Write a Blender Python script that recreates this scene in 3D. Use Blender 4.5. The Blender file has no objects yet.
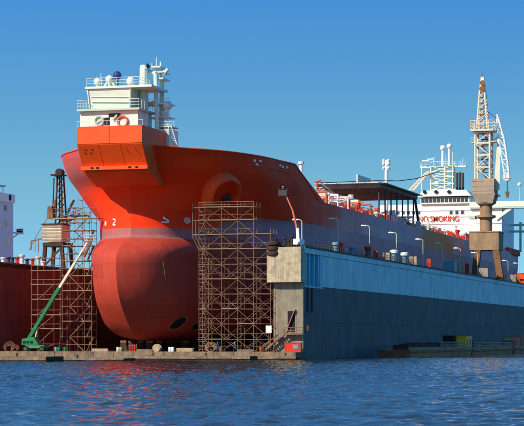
import bpy, bmesh, math, random
import numpy as np
from mathutils import Vector, Matrix
R = math.radians
rnd = random.Random(7)
sc = bpy.context.scene
col = sc.collection

# ------------------------------------------------------------------ camera
# dock axes: +Y runs aft along the dry dock, +X to its outer (right) side, z=0 is the water
TH = math.atan(578 / 2000); S_, C_ = math.sin(TH), math.cos(TH)
CAM = Vector((97.05, -364.4, 4.1)); FPX = 2000.0; HZ = 338.0
cd = bpy.data.cameras.new('camera'); cam = bpy.data.objects.new('camera', cd); col.objects.link(cam)
cam.location = CAM; cam.rotation_euler = (R(90), 0, TH)
cd.sensor_width = 36; cd.lens = 36 * FPX / 524; cd.shift_y = (HZ - 213) / 524
cd.clip_start = 1; cd.clip_end = 20000
sc.camera = cam

# ------------------------------------------------------------------ sky and sun
SUN_DIR = Vector((-0.53, -0.848, 0.0)).normalized() * math.cos(R(34)) + Vector((0, 0, math.sin(R(34))))
w = bpy.data.worlds.new('World'); sc.world = w; w.use_nodes = True
nt = w.node_tree; nt.nodes.clear()
out = nt.nodes.new('ShaderNodeOutputWorld'); bg = nt.nodes.new('ShaderNodeBackground')
sky = nt.nodes.new('ShaderNodeTexSky'); sky.sky_type = 'NISHITA'; sky.sun_disc = False
sky.sun_elevation = R(34); sky.sun_rotation = math.atan2(SUN_DIR.x, SUN_DIR.y)
sky.altitude = 300; sky.air_density = 1.0; sky.dust_density = 0.3; sky.ozone_density = 3.0
tc = nt.nodes.new('ShaderNodeTexCoord'); mp = nt.nodes.new('ShaderNodeMapping')
mp.inputs['Scale'].default_value = (1, 1, 3.0); mp.inputs['Location'].default_value = (0, 0, 0.35)
hs = nt.nodes.new('ShaderNodeHueSaturation'); hs.inputs['Saturation'].default_value = 1.28; hs.inputs['Hue'].default_value = 0.488
nt.links.new(tc.outputs['Generated'], mp.inputs['Vector']); nt.links.new(mp.outputs['Vector'], sky.inputs['Vector'])
nt.links.new(sky.outputs[0], hs.inputs['Color']); 
sz = nt.nodes.new('ShaderNodeSeparateXYZ'); nt.links.new(tc.outputs['Generated'], sz.inputs[0])
zr = nt.nodes.new('ShaderNodeMapRange'); zr.inputs[1].default_value = 0.08; zr.inputs[2].default_value = 0.185
nt.links.new(sz.outputs[2], zr.inputs[0])
tint = nt.nodes.new('ShaderNodeMixRGB'); tint.inputs[1].default_value = (3.3, 1.76, 1.14, 1); tint.inputs[2].default_value = (1.55, 1.44, 1.60, 1)
nt.links.new(zr.outputs[0], tint.inputs[0])                 # haze tint low over the harbour; the upper tint also brightens overhead fill
mu = nt.nodes.new('ShaderNodeMixRGB'); mu.blend_type = 'MULTIPLY'; mu.inputs[0].default_value = 1.0
nt.links.new(hs.outputs[0], mu.inputs[1]); nt.links.new(tint.outputs[0], mu.inputs[2]); nt.links.new(mu.outputs[0], bg.inputs['Color'])
bg.inputs['Strength'].default_value = 0.15
nt.links.new(bg.outputs[0], out.inputs['Surface'])
sl = bpy.data.lights.new('sun', 'SUN'); sl.energy = 3.7; sl.angle = R(0.5); sl.color = (1.0, 0.88, 0.70)
so = bpy.data.objects.new('sun', sl); col.objects.link(so)
so.rotation_euler = (-SUN_DIR).to_track_quat('-Z', 'Y').to_euler(); so.location = (0, -50, 120)
sc.view_settings.view_transform = 'Standard'; sc.view_settings.look = 'None'
sc.view_settings.exposure = 0.6; sc.view_settings.gamma = 1.0

# ------------------------------------------------------------------ pixel helpers (a pixel is only a direction)
def ray(px, py):
    a = (px - 262) / FPX
    return Vector((-S_ + a * C_, C_ + a * S_, (HZ - py) / FPX))
def onX(px, py, X): d = ray(px, py); return CAM + d * ((X - CAM.x) / d.x)
def onY(px, py, Y): d = ray(px, py); return CAM + d * ((Y - CAM.y) / d.y)

# ------------------------------------------------------------------ materials
MATS = {}
def pm(name, c, rough=0.6, var=0.2, scale=0.6, streak=0.0, dirt=(0.10, 0.06, 0.035), metal=0.0, bump=0.0, spec=0.2):
    """weathered paint: large and fine colour variation, vertical dirt streaks, fine bump; all in world position"""
    if name in MATS: return MATS[name]
    m = bpy.data.materials.new(name); m.use_nodes = True; MATS[name] = m
    t = m.node_tree; b = t.nodes['Principled BSDF']
    geo = t.nodes.new('ShaderNodeNewGeometry')
    n1 = t.nodes.new('ShaderNodeTexNoise'); n1.inputs['Scale'].default_value = scale; n1.inputs['Detail'].default_value = 6
    n1.inputs['Roughness'].default_value = 0.65
    t.links.new(geo.outputs['Position'], n1.inputs['Vector'])
    mr = t.nodes.new('ShaderNodeMapRange'); mr.inputs[1].default_value = 0.25; mr.inputs[2].default_value = 0.75
    mr.inputs[3].default_value = 1 - var; mr.inputs[4].default_value = 1 + var
    t.links.new(n1.outputs['Fac'], mr.inputs[0])
    mul = t.nodes.new('ShaderNodeVectorMath'); mul.operation = 'SCALE'; mul.inputs[0].default_value = c
    t.links.new(mr.outputs[0], mul.inputs['Scale'])
    last = mul.outputs[0]
    if streak > 0:
        mp = t.nodes.new('ShaderNodeMapping'); mp.inputs['Scale'].default_value = (1.3, 1.3, 0.10)
        t.links.new(geo.outputs['Position'], mp.inputs['Vector'])
        n2 = t.nodes.new('ShaderNodeTexNoise'); n2.inputs['Scale'].default_value = 0.9; n2.inputs['Detail'].default_value = 7
        n2.inputs['Roughness'].default_value = 0.7
        t.links.new(mp.outputs[0], n2.inputs['Vector'])
        r2 = t.nodes.new('ShaderNodeMapRange'); r2.inputs[1].default_value = 0.5; r2.inputs[2].default_value = 0.74
        r2.inputs[3].default_value = 0; r2.inputs[4].default_value = streak
        t.links.new(n2.outputs['Fac'], r2.inputs[0])
        mx = t.nodes.new('ShaderNodeMixRGB'); t.links.new(r2.outputs[0], mx.inputs[0]); t.links.new(last, mx.inputs[1])
        mx.inputs[2].default_value = (*dirt, 1); last = mx.outputs[0]
    t.links.new(last, b.inputs['Base Color'])
    b.inputs['Roughness'].default_value = rough; b.inputs['Metallic'].default_value = metal
    b.inputs['Specular IOR Level'].default_value = spec
    if bump:
        bp = t.nodes.new('ShaderNodeBump'); bp.inputs['Strength'].default_value = bump; bp.inputs['Distance'].default_value = 0.08
        n3 = t.nodes.new('ShaderNodeTexNoise'); n3.inputs['Scale'].default_value = 1.6; n3.inputs['Detail'].default_value = 4
        t.links.new(geo.outputs['Position'], n3.inputs['Vector'])
        t.links.new(n3.outputs['Fac'], bp.inputs['Height']); t.links.new(bp.outputs[0], b.inputs['Normal'])
    return m

M_orange = pm('orange_paint', (0.80, 0.085, 0.012), 0.42, 0.12, 0.3, 0.25, (0.42, 0.06, 0.02), bump=0.15)
M_orange_top = pm('bright_orange_paint', (0.80, 0.082, 0.010), 0.5, 0.10, 0.3, 0.22, (0.45, 0.07, 0.02), bump=0.1)
M_mint = pm('mint_white_paint', (0.66, 0.74, 0.62), 0.5, 0.08, 0.5, 0.22, (0.36, 0.36, 0.28))
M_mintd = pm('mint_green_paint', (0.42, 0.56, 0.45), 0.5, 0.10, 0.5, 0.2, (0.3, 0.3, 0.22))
M_white = pm('white_paint', (0.74, 0.76, 0.74), 0.5, 0.08, 0.5, 0.25, (0.42, 0.38, 0.3))
M_dark = pm('dark_opening', (0.012, 0.012, 0.014), 0.7, 0.2)
M_glass = pm('dark_glass', (0.015, 0.02, 0.025), 0.08, 0.1, spec=0.7)
M_steel = pm('dark_steel', (0.05, 0.05, 0.052), 0.6, 0.3, 0.8, 0.3, (0.12, 0.05, 0.025))
M_tube = pm('scaffold_tube', (0.23, 0.135, 0.085), 0.55, 0.35, 0.5, 0.4, (0.20, 0.09, 0.04), metal=0.15)
M_plank = pm('scaffold_plank', (0.40, 0.30, 0.18), 0.8, 0.3, 1.2)
M_blue = pm('dock_blue_paint', (0.37, 0.62, 0.63), 0.55, 0.22, 0.22, 0.7, (0.13, 0.13, 0.12), bump=0.2)
M_blueb = pm('dock_bright_blue', (0.13, 0.46, 0.58), 0.5, 0.16, 0.5, 0.3, (0.06, 0.08, 0.08))
M_grey = pm('dock_grey_paint', (0.105, 0.108, 0.102), 0.7, 0.35, 0.16, 0.75, (0.05, 0.045, 0.04), bump=0.25)
M_conc = pm('stained_cream_plate', (0.44, 0.365, 0.24), 0.8, 0.4, 1.0, 1.0, (0.09, 0.07, 0.05), bump=0.3)
M_olive = pm('drab_olive_plate', (0.24, 0.21, 0.15), 0.75, 0.28, 0.6, 0.9, (0.09, 0.07, 0.05), bump=0.2)
M_rustw = pm('rust_red_wall', (0.17, 0.052, 0.040), 0.6, 0.3, 0.3, 0.6, (0.035, 0.016, 0.012), bump=0.3)
M_rust = pm('rust_brown', (0.20, 0.10, 0.05), 0.75, 0.4, 0.7, 0.5, (0.07, 0.035, 0.02), bump=0.3)
M_rustd = pm('dark_rust', (0.055, 0.03, 0.022), 0.8, 0.4, 0.7, 0.4, (0.02, 0.014, 0.012), bump=0.3)
M_barge = pm('barge_rust', (0.46, 0.20, 0.09), 0.8, 0.45, 0.25, 0.6, (0.09, 0.045, 0.025), bump=0.3)
M_antif = pm('antifouling_red', (0.40, 0.08, 0.055), 0.6, 0.2, 0.5, 0.3, (0.2, 0.04, 0.03))
M_tan = pm('crane_concrete', (0.36, 0.29, 0.21), 0.8, 0.16, 0.6, 0.45, (0.18, 0.12, 0.075), bump=0.2)
M_crrust = pm('crane_rusty_tan', (0.31, 0.20, 0.115), 0.75, 0.3, 0.4, 0.65, (0.11, 0.055, 0.03), bump=0.3)
M_cream = pm('cream_paint', (0.66, 0.61, 0.46), 0.55, 0.15, 0.6, 0.3, (0.3, 0.2, 0.1))
M_green = pm('machine_green', (0.012, 0.17, 0.055), 0.4, 0.15, 0.8, 0.15, (0.05, 0.06, 0.03))
M_tyre = pm('tyre_rubber', (0.022, 0.02, 0.018), 0.85, 0.3, 2)
M_red = pm('red_paint', (0.58, 0.035, 0.015), 0.5, 0.15, 0.8, 0.2, (0.2, 0.03, 0.02))
M_salmon = pm('salmon_pipe_paint', (0.55, 0.14, 0.07), 0.55, 0.2, 0.8, 0.2, (0.25, 0.08, 0.04))
M_teal = pm('teal_paint', (0.14, 0.30, 0.34), 0.5, 0.2, 0.8, 0.35, (0.2, 0.2, 0.16))
M_yellow = pm('yellow_paint', (0.95, 0.42, 0.01), 0.5, 0.1, 0.8)
M_lamp = pm('lamp_grey', (0.55, 0.54, 0.48), 0.5, 0.1)
M_timber = pm('wet_timber', (0.21, 0.15, 0.095), 0.85, 0.55, 0.9, 0.6, (0.06, 0.045, 0.03), bump=0.4)
M_pont = pm('pontoon_plate', (0.16, 0.095, 0.06), 0.8, 0.35, 0.5, 0.3, (0.05, 0.03, 0.02), bump=0.3)
M_wshade = pm('tower_white', (0.60, 0.61, 0.66), 0.55, 0.1, 0.5, 0.2, (0.35, 0.33, 0.33))  # lavender cast of the shaded wall put into the white
M_mark = pm('white_marking', (0.80, 0.78, 0.74), 0.5, 0.08)
M_skin = pm('skin', (0.45, 0.25, 0.17), 0.6, 0.05)
M_navy = pm('navy_cloth', (0.03, 0.05, 0.10), 0.9, 0.1)
M_hivis = pm('orange_cloth', (0.75, 0.13, 0.02), 0.9, 0.1)
M_redc = pm('red_cloth', (0.60, 0.03, 0.03), 0.9, 0.1)
M_whelm = pm('helmet_white', (0.8, 0.8, 0.78), 0.35, 0.03)
M_thelm = pm('helmet_teal', (0.05, 0.45, 0.45), 0.35, 0.03)
M_blue2 = pm('dome_navy', (0.03, 0.06, 0.16), 0.4, 0.1)

def hull_material():
    m = bpy.data.materials.new('tanker_hull_paint'); m.use_nodes = True
    t = m.node_tree; L = t.links; b = t.nodes['Principled BSDF']
    geo = t.nodes.new('ShaderNodeNewGeometry'); sep = t.nodes.new('ShaderNodeSeparateXYZ')
    L.new(geo.outputs['Position'], sep.inputs[0])
    def noise(scale, det=6, rough=0.65, vec=None):
        n = t.nodes.new('ShaderNodeTexNoise'); n.inputs['Scale'].default_value = scale; n.inputs['Detail'].default_value = det
        n.inputs['Roughness'].default_value = rough
        if vec is None: vec = geo.outputs['Position']
        L.new(vec, n.inputs['Vector']); return n.outputs['Fac']
    def rng(x, a, c, lo=0.0, hi=1.0, smooth=True):
        n = t.nodes.new('ShaderNodeMapRange'); n.interpolation_type = 'SMOOTHSTEP' if smooth else 'LINEAR'
        for i, v in enumerate((a, c, lo, hi)): n.inputs[i + 1].default_value = v
        L.new(x, n.inputs[0]); return n.outputs[0]
    def mth(op, a, c):
        n = t.nodes.new('ShaderNodeMath'); n.operation = op
        for i, v in enumerate((a, c)):
            if isinstance(v, (int, float)): n.inputs[i].default_value = v
            else: L.new(v, n.inputs[i])
        return n.outputs[0]
    def mix(f, a, c):
        n = t.nodes.new('ShaderNodeMixRGB')
        if isinstance(f, (int, float)): n.inputs[0].default_value = f
        else: L.new(f, n.inputs[0])
        for i, v in ((1, a), (2, c)):
            if isinstance(v, tuple): n.inputs[i].default_value = (*v, 1)
            else: L.new(v, n.inputs[i])
        return n.outputs[0]
    X, Y, Z = sep.outputs
    mpv = t.nodes.new('ShaderNodeMapping'); mpv.inputs['Scale'].default_value = (1, 1, 0.07); L.new(geo.outputs['Position'], mpv.inputs[0])
    streak = noise(0.8, 8, 0.7, mpv.outputs[0]); big = noise(0.07, 4); mid = noise(0.35, 7)
    zz = mth('SUBTRACT', Z, rng(Y, 9, 24, 25.3, 28.5))            # height above the paint boundary
    zz = mth('ADD', zz, mth('MULTIPLY', mth('SUBTRACT', mid, 0.5), 0.25))
    # topside: orange red, mauve primer further aft with the sky's reflection mixed into its colour, one rusty orange repair patch
    orange = mix(rng(streak, 0.45, 0.8, 0, 0.4), (0.90, 0.042, 0.004), (0.78, 0.032, 0.005))
    yb = mth('ADD', Y, mth('MULTIPLY', mth('SUBTRACT', big, 0.5), 60))
    yb = mth('SUBTRACT', yb, mth('MULTIPLY', mth('SUBTRACT', Z, 33.0), 2.5))
    mauve = mix(rng(streak, 0.4, 0.75, 0, 0.5), (0.58, 0.31, 0.32), (0.46, 0.22, 0.235))
    d1 = mth('POWER', mth('DIVIDE', mth('SUBTRACT', Y, 186.0), 26.0), 2.0)
    d2 = mth('POWER', mth('DIVIDE', mth('SUBTRACT', Z, 30.0), 6.5), 2.0)
    pat = rng(mth('ADD', mth('ADD', d1, d2), mth('MULTIPLY', mth('SUBTRACT', mid, 0.5), 1.6)), 0.5, 1.25, 0.95, 0)
    mauve = mix(pat, mauve, (0.62, 0.19, 0.045))
    top = mix(rng(yb, 58, 112), orange, mauve)
    sb = mth('MULTIPLY', rng(X, -44.5, -40.5, 1, 0), rng(Z, 32, 36))
    top = mix(mth('MULTIPLY', sb, rng(mid, 0.35, 0.6, 0.25, 0.85)), top, (0.42, 0.15, 0.17))
    # below the boundary: faded mauve strip, then antifouling red, deeper red towards midship
    anti = mix(rng(streak, 0.42, 0.72, 0, 0.5), (0.46, 0.055, 0.030), (0.33, 0.034, 0.021))
    anti = mix(rng(mid, 0.5, 0.72, 0, 0.35), anti, (0.38, 0.10, 0.07))
    anti = mix(rng(Y, 12, 40, 0, 0.75), anti, (0.44, 0.062, 0.055))
    strip = mix(rng(streak, 0.4, 0.7, 0, 0.5), (0.36, 0.12, 0.105), (0.28, 0.085, 0.085))
    strip = mix(rng(yb, 10, 60), strip, (0.45, 0.19, 0.21))
    low = mix(rng(mth('ADD', zz, rng(Y, 10, 30, 0, 3.6)), -2.1, -1.9), anti, strip)
    c = mix(rng(zz, -0.05, 0.05), low, top)
    # light scuffs and block marks
    scuff = rng(noise(0.9, 9, 0.75), 0.63, 0.75, 0, 0.15)
    c = mix(scuff, c, (0.40, 0.17, 0.13))
    L.new(rng(mid, 0.3, 0.7, 0.5, 0.62), b.inputs['Roughness'])
    b.inputs['Specular IOR Level'].default_value = 0.16
    # plating: frames showing through the shell and weld seams
    a = mth('ADD', mth('MULTIPLY', Y, 2.1), mth('MULTIPLY', X, 0.9))
    wav = mth('SINE', a, 0); wav2 = mth('SINE', mth('MULTIPLY', Z, 2.4), 0)
    pl = t.nodes.new('ShaderNodeTexBrick'); bt = t.nodes.new('ShaderNodeTexBrick'); bt.inputs['Scale'].default_value = 1.0
    bt.inputs['Brick Width'].default_value = 9.0; bt.inputs['Row Height'].default_value = 2.6; bt.inputs['Mortar Size'].default_value = 0.035
    bt.inputs['Mortar Smooth'].default_value = 0.6
    cmb = t.nodes.new('ShaderNodeCombineXYZ'); L.new(mth('ADD', Y, mth('MULTIPLY', X, 0.4)), cmb.inputs[0]); L.new(Z, cmb.inputs[1])
    L.new(cmb.outputs[0], bt.inputs['Vector'])
    # each shell plate has aged a little differently
    for k_, v_ in (('Scale', 1.0), ('Brick Width', 9.0), ('Row Height', 2.6), ('Mortar Size', 0.03), ('Mortar Smooth', 0.3), ('Bias', 0.0)): pl.inputs[k_].default_value = v_
    pl.inputs['Color1'].default_value = (0.86, 0.86, 0.86, 1); pl.inputs['Color2'].default_value = (1.1, 1.1, 1.1, 1); pl.inputs['Mortar'].default_value = (0.74, 0.74, 0.74, 1)
    L.new(cmb.outputs[0], pl.inputs['Vector'])
    pm_ = t.nodes.new('ShaderNodeMixRGB'); pm_.blend_type = 'MULTIPLY'; pm_.inputs[0].default_value = 0.75
    L.new(c, pm_.inputs[1]); L.new(pl.outputs['Color'], pm_.inputs[2])
    rs = mix(rng(noise(1.1, 8, 0.75, mpv.outputs[0]), 0.62, 0.78, 0, 0.5), pm_.outputs[0], (0.16, 0.045, 0.025))
    L.new(rs, b.inputs['Base Color'])
    h = mth('ADD', mth('MULTIPLY', wav, 0.10), mth('MULTIPLY', wav2, 0.05))
    h = mth('ADD', h, mth('MULTIPLY', bt.outputs['Fac'], -0.12)); h = mth('ADD', h, mth('MULTIPLY', mid, 0.12))
    bp = t.nodes.new('ShaderNodeBump'); bp.inputs['Strength'].default_value = 0.5; bp.inputs['Distance'].default_value = 0.12
    L.new(h, bp.inputs['Height']); L.new(bp.outputs[0], b.inputs['Normal'])
    return m
M_hull = hull_material()

def water_material():
    m = bpy.data.materials.new('harbour_water'); m.use_nodes = True
    t = m.node_tree; L = t.links; b = t.nodes['Principled BSDF']
    b.inputs['Base Color'].default_value = (0.016, 0.024, 0.024, 1)
    b.inputs['Roughness'].default_value = 0.06; b.inputs['IOR'].default_value = 1.333
    geo = t.nodes.new('ShaderNodeNewGeometry')
    mp = t.nodes.new('ShaderNodeMapping'); mp.inputs['Rotation'].default_value = (0, 0, R(-20)); mp.inputs['Scale'].default_value = (1, 1.5, 1)
    L.new(geo.outputs['Position'], mp.inputs[0])
    hs = []
    for s, k in ((1.3, 0.5), (3.2, 0.3)):
        n = t.nodes.new('ShaderNodeTexNoise'); n.inputs['Scale'].default_value = s; n.inputs['Detail'].default_value = 3
        L.new(mp.outputs[0], n.inputs['Vector'])
        q = t.nodes.new('ShaderNodeMath'); q.operation = 'MULTIPLY'; q.inputs[1].default_value = k
        L.new(n.outputs['Fac'], q.inputs[0]); hs.append(q.outputs[0])
    a = t.nodes.new('ShaderNodeMath'); L.new(hs[0], a.inputs[0]); L.new(hs[1], a.inputs[1])
    bp = t.nodes.new('ShaderNodeBump'); bp.inputs['Strength'].default_value = 0.65; bp.inputs['Distance'].default_value = 0.13
    L.new(a.outputs[0], bp.inputs['Height']); L.new(bp.outputs[0], b.inputs['Normal'])
    return m

# ------------------------------------------------------------------ object helpers
WM = {}                                                    # world matrix of each object built
def link(o, name, parent, mw):
    col.objects.link(o); WM[o.name] = mw
    if parent is not None:
        o.parent = parent; o.matrix_parent_inverse = WM[parent.name].inverted()
    o.matrix_basis = mw
    return o
def tag(o, label=None, cat=None, group=None, kind=None):
    if label: o['label'] = label
    if cat: o['category'] = cat
    if group: o['group'] = group
    if kind: o['kind'] = kind
    return o
def thing(name, label, cat, loc, group=None):
    o = bpy.data.objects.new(name, None); o.empty_display_size = 0.5
    link(o, name, None, Matrix.Translation(Vector(loc)))
    return tag(o, label, cat, group)

class MB:
    """collects shapes given in world metres, builds ONE mesh object with its origin at the shapes' base"""
    def __init__(s): s.v = []; s.f = []; s.mi = []
    def add(s, vs, fs, mi=0):
        o = len(s.v); s.v += [tuple(v) for v in vs]; s.f += [tuple(i + o for i in f) for f in fs]; s.mi += [mi] * len(fs); return s
    def box(s, x0, x1, y0, y1, z0, z1, mi=0):
        vs = [(x, y, z) for z in (z0, z1) for y in (y0, y1) for x in (x0, x1)]
        return s.add(vs, [(0, 2, 3, 1), (4, 5, 7, 6), (0, 1, 5, 4), (2, 6, 7, 3), (0, 4, 6, 2), (1, 3, 7, 5)], mi)
    def hexa(s, a, b, mi=0):                                # a: 4 bottom points, b: 4 top points, same order (ccw from above)
        return s.add(list(a) + list(b), [(3, 2, 1, 0), (4, 5, 6, 7), (0, 1, 5, 4), (1, 2, 6, 5), (2, 3, 7, 6), (3, 0, 4, 7)], mi)
    def bar(s, p, q, r, n=6, r2=None, mi=0):
        p, q = Vector(p), Vector(q); d = (q - p).normalized(); r2 = r if r2 is None else r2
        u = d.orthogonal().normalized(); w_ = d.cross(u); vs = []
        for c, rr in ((p, r), (q, r2)):
            for i in range(n):
                a = 2 * math.pi * i / n; vs.append(c + (u * math.cos(a) + w_ * math.sin(a)) * rr)
        fs = [(i, (i + 1) % n, n + (i + 1) % n, n + i) for i in range(n)] + [tuple(range(n))[::-1], tuple(range(n, 2 * n))]
        return s.add(vs, fs, mi)
    def beam(s, p, q, w1, w2, mi=0, up=(0, 0, 1)):            # rectangular bar
        p, q = Vector(p), Vector(q); d = (q - p).normalized(); up = Vector(up)
        if abs(d.dot(up)) > 0.95: up = Vector((0, 1, 0))
        u = d.cross(up).normalized() * w1 / 2; v = u.cross(d).normalized() * w2 / 2
        return s.hexa([p - u - v, p + u - v, p + u + v, p - u + v], [q - u - v, q + u - v, q + u + v, q - u + v], mi)
    def tube(s, pts, r, n=6, mi=0):
        for a, b in zip(pts, pts[1:]): s.bar(a, b, r, n, mi=mi)
        return s
    def lathe(s, c, prof, n=16, mi=0):                       # prof: (radius, z) upwards
        c = Vector(c); o = []
        for r, z in prof:
            for i in range(n):
                a = 2 * math.pi * i / n; o.append((c.x + r * math.cos(a), c.y + r * math.sin(a), c.z + z))
        fs = []
        for k in range(len(prof) - 1):
            for i in range(n): fs.append((k * n + i, k * n + (i + 1) % n, (k + 1) * n + (i + 1) % n, (k + 1) * n + i))
        fs += [tuple(range(n))[::-1], tuple((len(prof) - 1) * n + i for i in range(n))]
        return s.add(o, fs, mi)
    def dome(s, c, r, mi=0, n=12, k=6, top=1.0):
        prof = [(max(0.02, r * math.cos(a)), r * math.sin(a) * top) for a in [math.pi * (-0.5 + i / k) for i in range(k + 1)]]
        return s.lathe(c, prof, n, mi)
    def build(s, name, mats, parent=None, smooth=False, sharp=35):
        a = np.array(s.v); c = Vector(((a[:, 0].min() + a[:, 0].max()) / 2, (a[:, 1].min() + a[:, 1].max()) / 2, a[:, 2].min()))
        me = bpy.data.meshes.new(name); me.from_pydata((a - np.array(c)).tolist(), [], s.f)
        if not isinstance(mats, (list, tuple)): mats = [mats]
        for m in mats: me.materials.append(m)
        me.polygons.foreach_set('material_index', s.mi)
        if smooth:
            me.polygons.foreach_set('use_smooth', [True] * len(me.polygons))
            me.set_sharp_from_angle(angle=R(sharp))
        me.update()
        return link(bpy.data.objects.new(name, me), name, parent, Matrix.Translation(c))

UNIT = {}
def unit(kind, mat):
    k = (kind, mat.name)
    if k not in UNIT:
        mb = MB()
        if kind == 'tube': mb.bar((0, 0, -0.5), (0, 0, 0.5), 1.0, 6)
        else: mb.box(-.5, .5, -.5, .5, -.5, .5)
        me = bpy.data.meshes.new(kind + '_' + mat.name); me.from_pydata(mb.v, [], mb.f); me.materials.append(mat)
        UNIT[k] = me
    return UNIT[k]
def tube(name, p, q, r, mat, parent):                      # a single straight tube, shared mesh
    p, q = Vector(p), Vector(q); d = q - p
    mw = Matrix.LocRotScale((p + q) / 2, d.to_track_quat('Z', 'Y'), Vector((r, r, d.length)))
    return link(bpy.data.objects.new(name, unit('tube', mat)), name, parent, mw)
def block(name, x0, x1, y0, y1, z0, z1, mat, parent):        # a single box-shaped piece, shared mesh
    mw = Matrix.LocRotScale(Vector(((x0 + x1) / 2, (y0 + y1) / 2, (z0 + z1) / 2)), None, Vector((x1 - x0, y1 - y0, z1 - z0)))
    return link(bpy.data.objects.new(name, unit('cube', mat)), name, parent, mw)
def beam(name, p, q, w1, w2, mat, parent):
    p, q = Vector(p), Vector(q); d = q - p
    mw = Matrix.LocRotScale((p + q) / 2, d.to_track_quat('Z', 'Y'), Vector((w1, w2, d.length)))
    return link(bpy.data.objects.new(name, unit('cube', mat)), name, parent, mw)

# ------------------------------------------------------------------ water
def make_water():
    ys = [-352.0]; 
    while ys[-1] < 40: ys.append(ys[-1] + 0.16 + 0.0011 * (ys[-1] + 352))
    ys = np.array(ys); nx = 900
    xs = np.linspace(-95, 150, nx)
    X, Y = np.meshgrid(xs, ys); Z = np.zeros_like(X)
    r = np.random.RandomState(3)
    for i in range(46):
        lam = 0.6 * (3.6 / 0.6) ** r.rand(); k = 2 * math.pi / lam
        a = R(-108) + r.randn() * 0.55
        A = 0.0100 * lam ** 0.7
        ph = r.rand() * 6.28
        arg = k * (math.cos(a) * X + math.sin(a) * Y) + ph + 0.8 * np.sin(0.07 * X + 0.05 * Y + ph)
        s = np.sin(arg)
        Z += A * (s + 0.25 * np.cos(2 * arg))
    gust = 0.75 + 0.35 * np.sin(X * 0.035 + 1.3 * np.sin(Y * 0.021)) * np.sin(Y * 0.03 + 0.6)
    Z *= gust
    e = np.minimum(np.minimum((X - xs[0]) / 6, (xs[-1] - X) / 6), np.minimum((Y - ys[0]) / 3, (ys[-1] - Y) / 6)); Z *= np.clip(e, 0, 1)
    ny = len(ys); co = np.stack([X, Y, Z], -1).reshape(-1, 3)
    # outer flat skirt to the horizon
    B = 9000.0
    ext = np.array([(-B, -B, 0), (B, -B, 0), (B, B, 0), (-B, B, 0)]); n0 = len(co)
    co = np.vstack([co, ext])
    i = np.arange(ny - 1)[:, None] * nx + np.arange(nx - 1)[None, :]
    q = np.stack([i, i + 1, i + nx + 1, i + nx], -1).reshape(-1, 4)
    bl, br, tr, tl = 0, nx - 1, ny * nx - 1, (ny - 1) * nx
    sk = []
    for j in range(nx - 1): sk.append((n0 + (0 if j < nx // 2 else 1), j + 1, j)); sk.append((n0 + (3 if j < nx // 2 else 2), tl + j, tl + j + 1))
    sk.append((n0, n0 + 1, nx // 2)); sk.append((n0 + 2, n0 + 3, tl + nx // 2))
    for j in range(ny - 1): sk.append((n0 + (0 if j < ny // 2 else 3), j * nx, (j + 1) * nx)); sk.append((n0 + (1 if j < ny // 2 else 2), (j + 1) * nx + nx - 1, j * nx + nx - 1))
    sk.append((n0 + 3, n0, (ny // 2) * nx)); sk.append((n0 + 1, n0 + 2, (ny // 2) * nx + nx - 1))
    sk = np.array(sk)
    me = bpy.data.meshes.new('water')
    me.vertices.add(len(co)); me.vertices.foreach_set('co', co.ravel())
    loops = np.concatenate([q.ravel(), sk.ravel()]); me.loops.add(len(loops)); me.loops.foreach_set('vertex_index', loops)
    np_ = len(q) + len(sk); me.polygons.add(np_)
    st = np.concatenate([np.arange(len(q)) * 4, len(q) * 4 + np.arange(len(sk)) * 3]); me.polygons.foreach_set('loop_start', st)
    me.polygons.foreach_set('use_smooth', np.ones(np_, bool))
    me.materials.append(water_material()); me.update(calc_edges=True); me.validate()
    o = link(bpy.data.objects.new('water', me), 'water', None, Matrix())
    tag(o, 'rippled blue harbour water in front of the dock', 'water', kind='structure')
make_water()

# ------------------------------------------------------------------ floating dock
XC = -34.0                                                  # ship centreline
DECK = 1.45                                                 # pontoon deck
RW = 21.5; LW = 19.1                                        # wing wall tops
dock = thing('floating_dock', 'long floating dry dock with blue and grey wing wall around the red tanker', 'dry dock', (-34, 100, 0))
MB().box(-68, -0.05, -6, 360, -1.5, DECK).build('pontoon', M_pont, dock)
for i in range(17):                                         # deck edge plates along the front
    x0 = -68 + i * 4
    block('edge_plate', x0 + 0.04, x0 + 3.96, -6.12, -5.9, 0.35 + rnd.uniform(-.05, .05), DECK + 0.1, M_timber, dock)
wing = MB().box(-6, -0.12, 1.2, 350, DECK, 13.6).box(-6, -0.12, 14.0, 350, 13.6, RW - 0.5).box(-6, -3.0, 1.2, 14.0, 13.6, RW - 0.5).box(-3.0, -0.12, 1.2, 14.0, RW - 1.2, RW - 0.5).build('wing_wall', M_grey, dock)
# outer shell plates, each its own piece with an open joint
y = 14.0
yy = [0.0, 14.0]
while y < 345: y += 14.5; yy.append(y)
for i, (a, b) in enumerate(zip(yy, yy[1:])):
    if i > 0: block('shell_plate', -0.12, 0.02 + rnd.uniform(-.012, .012), a + 0.035, b - 0.035, 14.05, RW - 1.4, M_blue, wing)
    block('shell_plate', -0.12, 0.0 + rnd.uniform(-.015, .015), a + 0.025, b - 0.025, 7.1, 14.0, M_grey, wing)
    block('shell_plate', -0.12, 0.0 + rnd.uniform(-.015, .015), a + 0.025, b - 0.025, -0.6, 7.05, M_grey, wing)
for i, (a, b) in enumerate(zip(yy[::2], yy[2::2])):
    block('coping', -0.4, 0.16, a + 0.03, b - 0.03, RW - 1.35, RW - 0.35, M_blue, wing)
    block('deck_edge', -6.2, 0.3, a + 0.02, b - 0.02, RW - 0.3, RW, M_steel, wing)
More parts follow.
